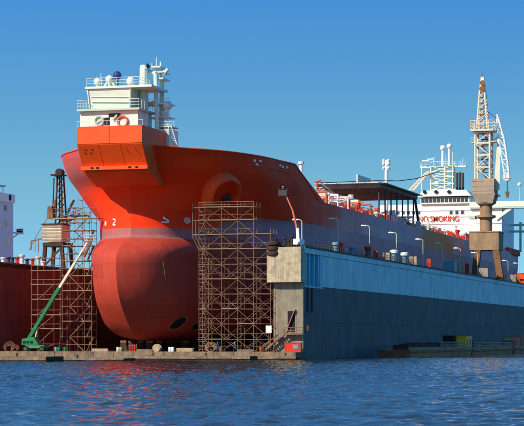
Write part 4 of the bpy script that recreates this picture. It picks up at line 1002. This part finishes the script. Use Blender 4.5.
def cabinet(px, w_, h, mat, label, X=-1.7, trim=M_steel):
    y_ = onX(px, 258, X).y
    t = thing('cabinet', label, 'cabinet', (X, y_, RW), 'gear on the right wing deck')
    MB().box(X - w_ / 2, X + w_ / 2, y_ - w_ / 2, y_ + w_ / 2, RW + .1, RW + h).build('body', mat, t)
    block('roof', X - w_ / 2 - .08, X + w_ / 2 + .08, y_ - w_ / 2 - .08, y_ + w_ / 2 + .08, RW + h, RW + h + .1, trim, t)
    block('plinth', X - w_ / 2 + .05, X + w_ / 2 - .05, y_ - w_ / 2 + .05, y_ + w_ / 2 - .05, RW, RW + .1, trim, t)
    block('door', X - w_ / 2 + .12, X + w_ / 2 - .12, y_ - w_ / 2 - .03, y_ - w_ / 2, RW + .2, RW + h - .12, mat, t)
cabinet(376, .9, 2.0, M_red, 'narrow red cabinet on the dock wing right of the rust red vent')
cabinet(387, 1.6, 2.0, M_tan, 'tan cabinet on the dock wing left of the white capped vents')
cabinet(413.5, 2.0, 2.3, M_tan, 'tan cabinet on the dock wing right of the white capped vents'); cabinet(429, 1.0, 2.4, M_red, 'red cabinet on the dock wing in front of the rusty hull patch')
cabinet(450, 3.0, 2.8, M_teal, 'wide blue cabinet on the dock wing under the rusty hull patch', trim=M_white); cabinet(467.5, 1.2, 3.0, M_red, 'dark red cabinet on the dock wing at the left leg of the portal crane')
cabinet(484, 2.6, 2.8, M_tan, 'tan cabinet on the dock wing beneath the portal crane'); cabinet(521, 2.6, 3.4, M_orange, 'orange cabinet on the dock wing at the right picture edge', X=-1.8)
cabinet(513.5, 1.8, 2.6, M_tan, 'small tan cabinet on the dock wing right of the portal crane')
# dock railing
t = thing('dock_railing', 'rusty thin railing along the inner edge of the blue dock wing deck', 'railing', (-5.6, 100, RW))
for i in range(110): tube('railing_post', (-5.7, 1 + i * 2.4, RW), (-5.7, 1 + i * 2.4, RW + 1.15), .06, M_rust, t)
for h in (.6, 1.15): tube('railing_bar', (-5.7, 1, RW + h), (-5.7, 263, RW + h), .05, M_rust, t)
t = thing('dock_railing', 'rusty thin railing along the outer edge of the blue dock wing deck', 'railing', (-.2, 100, RW))
for i in range(40): tube('railing_post', (-.15, 8 + i * 2.4, RW), (-.15, 8 + i * 2.4, RW + 1.1), .05, M_rust, t)
for h in (.6, 1.1): tube('railing_bar', (-.15, 8, RW + h), (-.15, 101.6, RW + h), .045, M_rust, t)
# big fender roll and bollards on the head block
c0, c1 = onY(268, 248, -1.0), onY(281, 248, -1.0)
t = thing('fender_roll', 'dark stack of round rubber fenders on the left corner of the cream head block', 'fender', (c0.x + 1.2, -1, RW))
zf = onY(270, 256, -1).z
for k in range(3):
    z = zf + k * .95; MB().lathe((c0.x + 1.25, -1.5, z), [(.9, 0), (1.25, .12), (1.35, .45), (1.25, .78), (.9, .9)], 16).build('tyre', M_rustd, t, True)
block('bracket', c0.x + .3, c0.x + 2.4, -1.6, -.8, zf - .15, zf, M_rust, t)
for k, (px, h) in enumerate(((276, 1.6), (280, 1.1), (284.5, 1.9), (288.5, 1.4), (291.5, 2.3))):
    c = onY(px, 246, 0.0); o = MB().lathe((c.x, .2, RW - .3), [(.4, 0), (.4, .2), (.24, .25), (.24, h * .8), (.4, h * .85), (.35, h)], 10).build('mooring_post', M_rustd, None, True)
    tag(o, f'rusty mooring post on top of the cream head block, {ordn[k]} from the left', 'mooring post', 'posts on the head block')

# ------------------------------------------------------------------ portal crane on the right wing
c = PW(488, 277, -3.0); YC = c.y
def PK(a, b, dy=0): return onY(a, b, YC + dy)
t = thing('portal_crane', 'tall rusty tan portal crane with white lattice mast on the dock wing', 'crane', (-3, YC, RW))
zp0, zp1 = PK(488, 250.5).z, PK(488, 232).z
for (pa, pb) in (((474.5, 277), (478, 250)), ((500.5, 278), (496, 250))):
    for dy in (-3.2, 3.2):
        a, b = PK(*pa, dy), PK(*pb, dy); a.z = RW; b.z = zp0 + .2
        MB().beam(a, b, 1.9 if dy < 0 else 1.5, 1.9).build('portal_leg', M_rust, t)
        MB().box(a.x - 1.5, a.x + 1.5, a.y - .6, a.y + .6, RW, RW + 1.2).build('bogie', M_rustd, t)
MB().box(PK(472, 250).x, PK(501, 250).x, YC - 4.3, YC + 4.3, zp0, zp1).build('portal_frame', M_crrust, t)
block('frame_lip', PK(471.3, 250).x, PK(501.7, 250).x, YC - 4.5, YC + 4.5, zp1 - .35, zp1 + .05, M_crrust, t)
cxx = PK(486, 225).x
MB().lathe((cxx, YC, zp1), [(1.85, 0), (1.85, PK(486, 219).z - zp1), (2.9, PK(486, 217.6).z - zp1), (2.9, PK(486, 215.5).z - zp1), (1.85, PK(486, 215).z - zp1), (1.85, PK(486, 206).z - zp1), (2.9, PK(486, 203).z - zp1)], 20).build('pivot_column', M_crrust, t, True)
z0, z1, z2, z3 = PK(486, 204).z, PK(486, 198).z, PK(486, 194).z, PK(486, 179.3).z
xa, xb = PK(474, 190).x, PK(496, 190).x
mh = MB().hexa([(xa + 1.2, YC - 2.6, z0), (xb - .6, YC - 2.6, z0), (xb - .6, YC + 2.6, z0), (xa + 1.2, YC + 2.6, z0)], [(xa, YC - 3.4, z2), (xb + .3, YC - 3.4, z2), (xb + .3, YC + 3.4, z2), (xa, YC + 3.4, z2)]).build('machinery_base', M_tan, t)
MB().box(xa, xb, YC - 3.35, YC + 3.35, z2, z3).build('machinery_house', M_tan, t)
for k in range(3): z = z2 + (z3 - z2) * (k + .5) / 3; block('house_board', xa - .05, xb + .05, YC - 3.45, YC - 3.3, z - .05, z + .05, M_tan, t)
block('side_platform', PK(497, 197).x - .6, PK(499.5, 197).x, YC - 2, YC + 2, PK(498, 196).z, PK(498, 195).z, M_tan, t)
block('side_platform', PK(472, 217).x - 0.6, PK(476, 217).x, YC - 2, YC + 2, PK(472, 219).z, PK(472, 216).z, M_mintd, t)
# lattice tower
tz = [PK(483, p).z for p in (179.3, 168, 156, 144, 133)]
txa, txb = PK(476.6, 150).x, PK(491, 150).x
for xv in (txa, txb):
    for dy in (-2.2, 2.2): tube('tower_leg', (xv, YC + dy, tz[0]), (xv, YC + dy, tz[-1]), .36, M_cream, t)
for k in range(4):
    for dy in (-2.2, 2.2):
        tube('tower_girt', (txa, YC + dy, tz[k + 1]), (txb, YC + dy, tz[k + 1]), .28, M_cream, t)
        a, b = (txa, txb) if (k % 2) else (txb, txa); tube('tower_brace', (a, YC + dy, tz[k]), (b, YC + dy, tz[k + 1]), .16, M_cream, t)
    for xv in (txa, txb): tube('tower_brace', (xv, YC - 2.2, tz[k]), (xv, YC + 2.2, tz[k + 1]), .16, M_cream, t)
xm = (txa + txb) / 2 + .3
for k in range(7):                                            # stair inside the tower
    z = tz[0] + (tz[-1] - tz[0]) * k / 7; zz = tz[0] + (tz[-1] - tz[0]) * (k + 1) / 7; a, b = (xm - .9, xm + .9) if k % 2 else (xm + .9, xm - .9)
    beam('stair_flight', (a, YC, z), (b, YC, zz), .9, .3, M_rust, t); block('stair_landing', xm - 1.1, xm + 1.1, YC - .6, YC + .6, zz - .06, zz + .06, M_rustd, t)
p0_, p1_ = PK(472.5, 132.3), PK(495, 131); pl = block('platform', p0_.x, p1_.x, YC - 3.6, YC + 3.6, p0_.z, p0_.z + .5, M_cream, t)
railing('r', [(p0_.x, YC + 3.5, p0_.z), (p0_.x, YC - 3.5, p0_.z + .4), (p1_.x, YC - 3.5, p0_.z + .4), (p1_.x, YC + 3.5, p0_.z + .4)], PK(483, 123).z - p0_.z, M_cream, t, 1.2, .09, (.35, .7, 1.0))
a, b = PK(472.5, 143.5), PK(476.6, 138); block('platform', a.x, b.x, YC - 2.4, YC + 2.4, a.z, a.z + .25, M_cream, t)
railing('r', [(a.x, YC - 2.3, a.z), (b.x, YC - 2.3, a.z)], 1.6, M_cream, t, 1.0, .08)
a, b = PK(491, 142.5), PK(497, 138); block('platform', a.x, b.x, YC - 2.4, YC + 2.4, a.z, a.z + .25, M_cream, t)
za, zb2 = PK(483, 132).z, PK(483, 92).z
la, lb, ta, tb = PK(477.5, 130).x, PK(488.5, 130).x, PK(480, 92).x, PK(485, 92).x
for xv, xt in ((la, ta), (lb, tb)):
    for dy in (-1.6, 1.6): tube('upper_leg', (xv, YC + dy, za), (xt, YC + dy * .45, zb2), .27, M_cream, t)
for k in range(7):
    f0, f1 = k / 7, (k + 1) / 7
    for dy in (-1, 1):
        A = Vector((la, YC + dy * 1.6, za)).lerp(Vector((ta, YC + dy * .72, zb2)), f0); B = Vector((lb, YC + dy * 1.6, za)).lerp(Vector((tb, YC + dy * .72, zb2)), f1)
        A2 = Vector((lb, YC + dy * 1.6, za)).lerp(Vector((tb, YC + dy * .72, zb2)), f0); tube('upper_lacing', A, B, .14, M_cream, t); tube('upper_lacing', A, A2, .14, M_rust, t)
MB().hexa([(ta - .2, YC - .8, zb2), (tb + .2, YC - .8, zb2), (tb + .2, YC + .8, zb2), (ta - .2, YC + .8, zb2)], [(PK(481, 78).x, YC - .4, PK(482, 77).z), (PK(484, 78).x, YC - .4, PK(482, 77).z), (PK(484, 78).x, YC + .4, PK(482, 77).z), (PK(481, 78).x, YC + .4, PK(482, 77).z)]).build('mast_head', M_cream, t)
for py, r in ((89, .95), (83, .8)):
    c = PK(482.5, py, -1.0); MB().bar((c.x, c.y - .15, c.z), (c.x, c.y + .15, c.z), r, 14).build('sheave', M_rust, t)
tube('lightning_rod', PK(482.3, 78), PK(482.3, 73.5), .12, M_rust, t)
# folded jib on the right
jb = [(PK(492.5, 189), PK(498, 140)), (PK(499.5, 189), PK(500.5, 140))]
MB().hexa([PK(493.5, 190, -1), PK(499.5, 190, -1), PK(499.5, 190, 1), PK(493.5, 190, 1)], [PK(497.5, 138, -.6), PK(500.5, 138, -.6), PK(500.5, 138, .6), PK(497.5, 138, .6)]).build('jib_strut', M_cream, t)
def lattice(name, pts0, pts1, r, mat):
    for a, b in zip(pts0, pts0[1:]): tube(name + '_chord', a, b, r, mat, t)
    for a, b in zip(pts1, pts1[1:]): tube(name + '_chord', a, b, r, mat, t)
    for i in range(len(pts0) - 1):
        tube(name + '_lacing', pts0[i], pts1[i + 1], r * .6, mat, t); tube(name + '_lacing', pts0[i + 1], pts1[i + 1], r * .6, mat, t)
L0 = [(497, 118), (497.3, 128), (498.4, 138), (500.5, 149), (502, 160), (503.8, 170), (505, 178)]
L1 = [(498.6, 118), (501, 128), (504, 138), (505.8, 149), (507.3, 160), (508.6, 170), (509, 178)]
for dy in (-.7, .7): lattice('jib', [PK(*p, dy) for p in L0], [PK(*p, dy) for p in L1], .24, M_white)
for i in range(6): MB().beam(PK(*L1[i], 0), PK(*L1[i + 1], 0), .5, 1.2).build('jib_plate', M_white, t)
c = PK(497.8, 119); tube('jib_tip', c, PK(497.2, 114.5), .25, M_white, t)
c = PK(507, 177); MB().bar((c.x, c.y - .7, c.z), (c.x, c.y + .7, c.z), 1.2, 12).build('jib_head', M_lamp, t)
tube('hoist_rope', PK(507.2, 180), PK(507.2, 192), .12, M_steel, t); c = PK(507.2, 194); MB().hexa([(c.x - .3, c.y - .3, c.z - 1.1), (c.x + .3, c.y - .3, c.z - 1.1), (c.x + .3, c.y + .3, c.z - 1.1), (c.x - .3, c.y + .3, c.z - 1.1)], [(c.x - .6, c.y - .4, c.z + .7), (c.x + .6, c.y - .4, c.z + .7), (c.x + .6, c.y + .4, c.z + .7), (c.x - .6, c.y + .4, c.z + .7)]).build('hook_block', M_rust, t)
tube('jib_tie', PK(492, 142), PK(498.5, 136), .2, M_cream, t); tube('jib_tie', PK(488, 112), PK(497.5, 119), .1, M_steel, t)

# ------------------------------------------------------------------ barges alongside
def barge(y0, y1, x0, x1, h, mat, label, bowrake):
    t = thing('work_barge', label, 'barge', ((x0 + x1) / 2, (y0 + y1) / 2, 0), 'barges alongside the dock')
    MB().hexa([(x0 + .3, y0 + bowrake, -.9), (x1 - .3, y0 + bowrake, -.9), (x1 - .3, y1 - 1, -.9), (x0 + .3, y1 - 1, -.9)], [(x0, y0, h), (x1, y0, h), (x1, y1, h), (x0, y1, h)]).build('barge_hull', mat, t)
    k = int((y1 - y0) / 7)
    for i in range(k):
        ya_ = y0 + i * (y1 - y0) / k
        block('fender_timber', x1 - .02, x1 + .22, ya_ + .05, ya_ + (y1 - y0) / k - .05, h - .55, h - .15, M_timber, t)
        block('coaming', x1 - .3, x1 - .05, ya_ + .03, ya_ + (y1 - y0) / k - .03, h + .0, h + .45, mat, t)
    return t
g0 = onX(405, 350, 11).y; g1 = onX(472.5, 350, 12).y; g2 = onX(513, 350, 12).y
t1_ = barge(g0, g1 - .5, 5.0, 12.0, 1.7, M_barge, 'long dark rusty barge with railing moored at the foot of the dock wall', 2.0)
for i in range(13):
    yv = onX(441 + i * 2, 345, 11.8).y; tube('railing_post', (11.8, yv, 1.7), (11.8, yv, 3.2), .10, M_tan, t1_)
for h in (2.5, 3.15): tube('railing_bar', (11.8, onX(441, 345, 11.8).y, h), (11.8, onX(465, 345, 11.8).y, h), .10, M_tan, t1_)
for i in range(7):
    yv = g0 + 2 + i * 6.5; block('deck_box', 8, 11.2, yv, yv + 5.5, 1.7, 2.7 + .2 * (i % 3), M_rustd, t1_)
t2_ = barge(g1 + .5, g2 - .5, 5.0, 12.0, 1.5, M_barge, 'second dark barge with cluttered tan deck right of the yellow box', 1.0)
for i in range(18):
    yv = g1 + 3 + i * 3.5; hh = rnd.uniform(.3, 1.5); block('deck_cargo', rnd.uniform(7, 9), rnd.uniform(10.5, 11.8), yv, yv + rnd.uniform(1.5, 3.2), 1.5, 1.5 + hh, rnd.choice([M_tan, M_rust, M_rustd, M_timber]), t2_)
for i in range(20): yv = g1 + 4 + i * 3.2; tube('railing_post', (11.7, yv, 1.5), (11.7, yv, 2.9), .09, M_tan, t2_)
tube('railing_bar', (11.7, g1 + 4, 2.9), (11.7, g1 + 66, 2.9), .10, M_tan, t2_); tube('railing_bar', (11.7, g1 + 4, 2.2), (11.7, g1 + 66, 2.2), .10, M_tan, t2_)
t3_ = barge(g2 + 1.5, g2 + 70, 5.0, 12.4, 1.5, M_barge, 'barge at the right picture edge carrying red crates', 1.0)
for i, (m, l_) in enumerate(((M_red, 'red crate nearest the gap on the rightmost barge'), (M_tan, 'tan crate on the rightmost barge'), (M_salmon, 'faded red crate at the picture edge on the rightmost barge'))):
    yv = g2 + 4 + i * 6; o = thing('crate', l_, 'crate', (9.8, yv + 2, 1.5), 'crates on the right barge')
    MB().box(8, 11.6, yv, yv + 4.5, 1.5, 3.4 + i * .8).build('box', m, o)
    for k in range(4): block('batten', 11.6, 11.7, yv + .2 + k * 1.25, yv + .5 + k * 1.25, 1.5, 3.35 + i * .8, m, o)
# yellow box and dark box on the first barge
c0, c1 = onX(466.3, 346, 11.6), onX(472.4, 346, 11.6)
o = thing('generator_box', 'bright yellow box on the end of the long barge', 'generator', (10.3, c0.y + 3, 1.7))
MB().box(9.0, 11.6, c0.y, c1.y - 1.0, 1.7, 4.4).build('body', M_yellow, o)
block('lid', 8.9, 11.7, c0.y - .1, c1.y - .9, 4.4, 4.55, M_yellow, o)
for k in range(2): ya_ = c0.y + .7 + k * 3.6; block('vent_panel', 11.6, 11.66, ya_, ya_ + 1.6, 2.3, 3.8, M_steel, o)
block('front_panel', 9.4, 11.2, c0.y - .06, c0.y, 2.1, 4.0, M_yellow, o)
c0, c1 = onX(454, 340, 9.2), onX(459.6, 340, 9.2)
o = thing('winch_house', 'small black box on the long barge left of the yellow box', 'winch', (8, c0.y + 3, 1.7))
MB().box(6.5, 9.2, c0.y, c1.y, 1.7, 4.6).build('body', M_dark, o); block('roof', 6.4, 9.3, c0.y - .1, c1.y + .1, 4.6, 4.72, M_steel, o)

# ------------------------------------------------------------------ floating rafts in front of the pontoon
def raft(pa, pb, Y, dep, top, label):
    x0, x1 = onY(pa, 356, Y).x, onY(pb, 356, Y).x
    t = thing('timber_raft', label, 'raft', ((x0 + x1) / 2, Y, 0), 'rafts moored in front of the pontoon')
    MB().box(x0, x1, Y + .1, Y + dep, -.5, top - .12).build('float', M_rustd, t)
    n_ = max(2, int((x1 - x0) / 3.2))
    for i in range(n_):
        a = x0 + (x1 - x0) * i / n_; b = x0 + (x1 - x0) * (i + 1) / n_; dz = rnd.uniform(-.05, .05)
        block('face_timber', a + .03, b - .03, Y - .08 + rnd.uniform(-.05, .05), Y + .15, .38 * top + dz, top + dz, M_timber, t)
        for q in range(3): block('deck_plank', a + .03, b - .03, Y + .18 + q * (dep - .2) / 3, Y + .12 + (q + 1) * (dep - .2) / 3, top - .12, top - .03 + rnd.uniform(-.03, .03), M_timber, t)
        if i % 3 == 1: MB().lathe(((a + b) / 2, Y + .5, top - .05), [(.22, 0), (.22, .1), (.13, .14), (.13, .45), (.22, .5), (.18, .6)], 8).build('cleat', M_rustd, t, True)
raft(-14, 46, -50, 8, 1.0, 'worn timber raft at the left picture edge, nearest the camera')
raft(48, 124, -30, 6, .55, 'low dark raft in front of the left scaffold')
raft(126, 250, -16, 5, .85, 'long pale timber raft in front of the bulb'); raft(251.5, 296, -9, 2.6, .8, 'short raft at the foot of the stairs beside the dock end')

# ------------------------------------------------------------------ things on the pontoon deck
def sst_box(name, label, cat, x0, x1, y0, y1, h, mat, trim, group=None):
    o = thing(name, label, cat, ((x0 + x1) / 2, (y0 + y1) / 2, DECK), group)
    MB().box(x0, x1, y0, y1, DECK, DECK + h).build('body', mat, o)
    block('lid', x0 - .05, x1 + .05, y0 - .05, y1 + .05, DECK + h, DECK + h + .09, mat, o)
    for xv in (x0 + .05, x1 - .2): block('corner_post', xv, xv + .15, y0 - .05, y0, DECK, DECK + h, trim, o)
    return o
a, b = onY(284.5, 352, -3), onY(301, 343, -3)
o = sst_box('container', 'red tool container with a bright blue panel beside the dock end', 'container', a.x, b.x, -3, -2.1, b.z - DECK, M_red, M_rust)
c0, c1 = onY(293, 348.5, -3), onY(298.5, 344.5, -3); block('panel', c0.x, c1.x, -3.07, -3.0, c0.z, c1.z, M_teal, o)
a, b = onY(265.8, 333, -3.2), onY(271.6, 325.5, -3.2)
o = thing('notice_board', 'pale square notice board on a post left of the stairs', 'notice board', ((a.x + b.x) / 2, -3.2, DECK))
block('board', a.x, b.x, -3.25, -3.17, a.z, b.z, M_cream, o); block('notice', a.x + .15, b.x - .15, -3.27, -3.25, a.z + .15, b.z - .15, M_white, o); tube('post', ((a.x + b.x) / 2, -3.12, DECK), ((a.x + b.x) / 2, -3.12, b.z), .07, M_tube, o)
a = onX(308, 328, .5); o = thing('junction_box', 'small orange junction box fixed low on the grey dock wall near its end', 'junction box', (.3, a.y, a.z))
MB().box(0, .55, a.y - .6, a.y + .6, a.z - .5, a.z + .5).build('body', M_salmon, o); block('door', .55, .6, a.y - .5, a.y + .5, a.z - .4, a.z + .4, M_tan, o)
# coil of rope / hose heaps
for k, (px, py, rr, l_) in enumerate(((211, 350, 1.15, 'orange hose coil on the pontoon at the foot of the right scaffold'), (9.5, 352, 1.2, 'rusty hose coil at the left edge of the pontoon'), (15, 352.5, .8, 'smaller rusty hose coil beside the boom lift'))):
    c = onY(px, py, -4.0); mb = MB()
    for j in range(4):
        mb.tube([(c.x + rr * (1 - j * .13) * math.cos(a), -4 + .5 * math.sin(a) * .4 - .08 * j, DECK + .07 + rr * (1 - j * .13) * (1 + math.sin(a)) * .78) for a in [i * math.pi / 8 for i in range(17)]], .055, 5)
    tag(mb.build('hose_coil', M_crrust if k == 0 else M_rust, None), l_, 'hose', 'hose coils on the pontoon')
# stacked timber, gas bottles and a cable drum along the pontoon edge
for px, n_, m, l_ in ((100, 5, M_plank, 'stack of pale planks under the left side of the bulb'), (145, 4, M_timber, 'stack of dark timbers under the stem'), (185, 6, M_plank, 'stack of planks left of the right scaffold'), (246, 4, M_timber, 'stack of timbers under the right end of the scaffold')):
    c = onY(px, 351, -4.8); t = thing('timber_stack', l_, 'timber', (c.x, -4.8, DECK), 'timber stacks on the pontoon')
    for k in range(n_):
        for q in range(3 - (k % 2)):
            x_ = c.x + rnd.uniform(-.15, .15); y_ = -5.1 + q * .32; block('plank', x_ - 1.6, x_ + 1.6, y_, y_ + .28, DECK + k * .13, DECK + k * .13 + .12, m, t)
c = onY(133, 351, -4.4); t = thing('bottle_rack', 'rack of red gas bottles under the stem', 'gas bottles', (c.x, -4.4, DECK))
for k in range(5): MB().lathe((c.x - .7 + k * .35, -4.4, DECK + .08), [(.15, 0), (.15, 1.2), (.06, 1.35), (.06, 1.5)], 10).build('bottle', M_red if k % 2 else M_rust, t, True)
block('rack_base', c.x - 1, c.x + 1, -4.65, -4.15, DECK, DECK + .08, M_steel, t)
for z in (.5, 1.0): tube('rack_bar', (c.x - 1, -4.62, DECK + z), (c.x + 1, -4.62, DECK + z), .04, M_steel, t)
c = onY(157, 351, -4.4); t = thing('cable_drum', 'wooden cable drum on the pontoon under the hull', 'cable drum', (c.x, -4.4, DECK))
for o_ in (-.5, .5): MB().bar((c.x, -4.4 + o_ - .05, DECK + .75), (c.x, -4.4 + o_ + .05, DECK + .75), .75, 18).build('flange', M_plank, t)
MB().bar((c.x, -4.85, DECK + .75), (c.x, -3.95, DECK + .75), .45, 14).build('core', M_dark, t)
# oil drums
for k, (px, m, l_) in enumerate(((221, M_rust, 'rusty drum under the right scaffold'), (261, M_red, 'red drum left of the notice board'), (263.5, M_rustd, 'dark drum left of the notice board'), (118, M_cream, 'cream drum under the bulb'), (121, M_tan, 'tan drum under the bulb'), (170, M_white, 'left white drum under the middle of the hull'), (172.8, M_white, 'right white drum under the middle of the hull'), (56, M_teal, 'teal drum beside the left scaffold'), (59, M_green, 'green drum beside the left scaffold'), (65, M_green, 'green drum inside the left scaffold'))):
    c = onY(px, 351, -4.6); o = MB().lathe((c.x, -4.6, DECK), [(.3, 0), (.31, .05), (.3, .3), (.32, .33), (.3, .36), (.3, .6), (.32, .63), (.3, .66), (.3, .92), (.28, .94)], 12).build('drum', m, None, True)
    tag(o, l_, 'drum', 'drums on the pontoon')

# ------------------------------------------------------------------ workers
def person(loc, face, top, legs, helmet, label, pose):
    """one skinned body; face: heading in radians; pose: name"""
    P = {'pelvis': (0, 0, .95), 'waist': (0, .0, 1.1), 'chest': (0, .02, 1.32), 'neck': (0, .03, 1.48), 'headb': (0, .05, 1.56), 'headt': (0, .06, 1.74)}
    rad = {'pelvis': (.16, .12), 'waist': (.15, .11), 'chest': (.18, .12), 'neck': (.065, .065), 'headb': (.085, .095), 'headt': (.08, .095)}
    E = [('pelvis', 'waist'), ('waist', 'chest'), ('chest', 'neck'), ('neck', 'headb'), ('headb', 'headt')]
    st = {'stand': .04, 'walk': .20, 'reach': .06}[pose]
    for s, nm in ((1, 'l'), (-1, 'r')):
        P[nm + 'hip'] = (s * .1, 0, .88); P[nm + 'knee'] = (s * .11, s * st + .03, .49); P[nm + 'ank'] = (s * .12, s * st * 1.6 - .03, .09); P[nm + 'toe'] = (s * .13, s * st * 1.6 + .15, .045)
        for k, v in (('hip', .1), ('knee', .065), ('ank', .048), ('toe', .04)): rad[nm + k] = (v, v)
        E += [('pelvis', nm + 'hip'), (nm + 'hip', nm + 'knee'), (nm + 'knee', nm + 'ank'), (nm + 'ank', nm + 'toe')]
        P[nm + 'sho'] = (s * .20, .02, 1.40)
        if pose == 'reach': P[nm + 'elb'] = (s * .27, .20, 1.22); P[nm + 'wri'] = (s * .22, .42, 1.30); P[nm + 'han'] = (s * .21, .50, 1.32)
        else: P[nm + 'elb'] = (s * .27, -.03 - s * st * .5, 1.13); P[nm + 'wri'] = (s * .28, .12 - s * st * .7, .90); P[nm + 'han'] = (s * .28, .14 - s * st * .7, .82)
        for k, v in (('sho', .068), ('elb', .05), ('wri', .036), ('han', .042)): rad[nm + k] = (v, v)
        E += [('chest', nm + 'sho'), (nm + 'sho', nm + 'elb'), (nm + 'elb', nm + 'wri'), (nm + 'wri', nm + 'han')]
    ks = list(P); me = bpy.data.meshes.new('body'); me.from_pydata([P[k] for k in ks], [(ks.index(a), ks.index(b)) for a, b in E], [])
    tmp = bpy.data.objects.new('tmp', me); col.objects.link(tmp)
    sk = tmp.modifiers.new('s', 'SKIN'); sk.use_smooth_shade = True
    for i, k in enumerate(ks): me.skin_vertices[0].data[i].radius = rad[k]
    me.skin_vertices[0].data[0].use_root = True
    sb = tmp.modifiers.new('u', 'SUBSURF'); sb.levels = 1; sb.render_levels = 1
    m2 = bpy.data.meshes.new_from_object(tmp.evaluated_get(bpy.context.evaluated_depsgraph_get())); bpy.data.objects.remove(tmp)
    # fingers, thumb and nose joined into the same body mesh
    bm = bmesh.new(); bm.from_mesh(m2); mb = MB()
    for s, nm in ((1, 'l'), (-1, 'r')):
        h = Vector(P[nm + 'han']); d = (h - Vector(P[nm + 'wri'])).normalized(); side = Vector((0, 1, 0)) if pose != 'reach' else Vector((s, 0, 0))
        for i in range(4):
            b0_ = h + d * .03 + side * (.03 - .02 * i); m_ = b0_ + d * (.045 + .006 * (1 - abs(i - 1.3))); mb.bar(b0_, m_, .011, 5); mb.bar(m_, m_ + d * .03 - Vector((s * .015, 0, 0)), .010, 5, .007)
        mb.bar(h + side * .03, h + side * .065 + d * .03, .012, 5, .009)
    mb.bar((0, .135, 1.66), (0, .165, 1.625), .012, 5, .02)
    for s in (1, -1): mb.dome((s * .035, .142, 1.67), .012, n=6, k=4); mb.dome((s * .095, .05, 1.65), .025, n=6, k=4)
    vv = [bm.verts.new(v) for v in mb.v]
    for f in mb.f:
        try: bm.faces.new([vv[i] for i in f])
        except ValueError: pass
    for f in bm.faces:
        c = f.calc_center_median(); f.smooth = True
        dist = min((c - Vector(P[k + 'han'])).length for k in ('l', 'r'))
        f.material_index = 0 if (c.z > 1.5 or dist < .11) else (1 if c.z > .97 or abs(c.x) > .215 else 2)
        if c.z < .12: f.material_index = 3
    m2.materials.clear()
    for m in (M_skin, top, legs, M_tyre): m2.materials.append(m)
    bm.to_mesh(m2); bm.free()
    t = thing('person', label, 'person', loc)
    mw = Matrix.Translation(Vector(loc)) @ Matrix.Rotation(face, 4, 'Z')
    link(bpy.data.objects.new('body', m2), 'body', t, mw)
    hm = MB().lathe((0, 0.05, 1.70), [(.145, 0), (.15, .02), (.115, .025), (.115, .06), (.09, .11), (.03, .14)], 14)
    hv = [mw @ Vector(v) for v in hm.v]; MB().add(hv, hm.f).build('hard_hat', helmet, t, True)
c = onY(73.5, 216, Y1 + .4); person((c.x, Y1 + .5, zt[17] + .9), R(150), M_redc, M_redc, M_whelm, 'worker in red overalls standing on top of the left scaffold', 'reach')
c = onY(217.5, 351, -4.2); person((c.x, -4.2, DECK), R(200), M_navy, M_navy, M_thelm, 'worker in dark clothes with teal helmet at the foot of the right scaffold', 'stand')
c = onY(235, 351, -4.2); person((c.x, -4.2, DECK), R(160), M_navy, M_navy, M_whelm, 'worker in navy with white helmet walking at the foot of the right scaffold', 'walk')
c = PT(283, 195); person((c.x, YW, PT(283, 196).z + .02), R(30), M_navy, M_navy, M_whelm, 'worker in dark clothes standing in the cherry picker basket', 'stand')
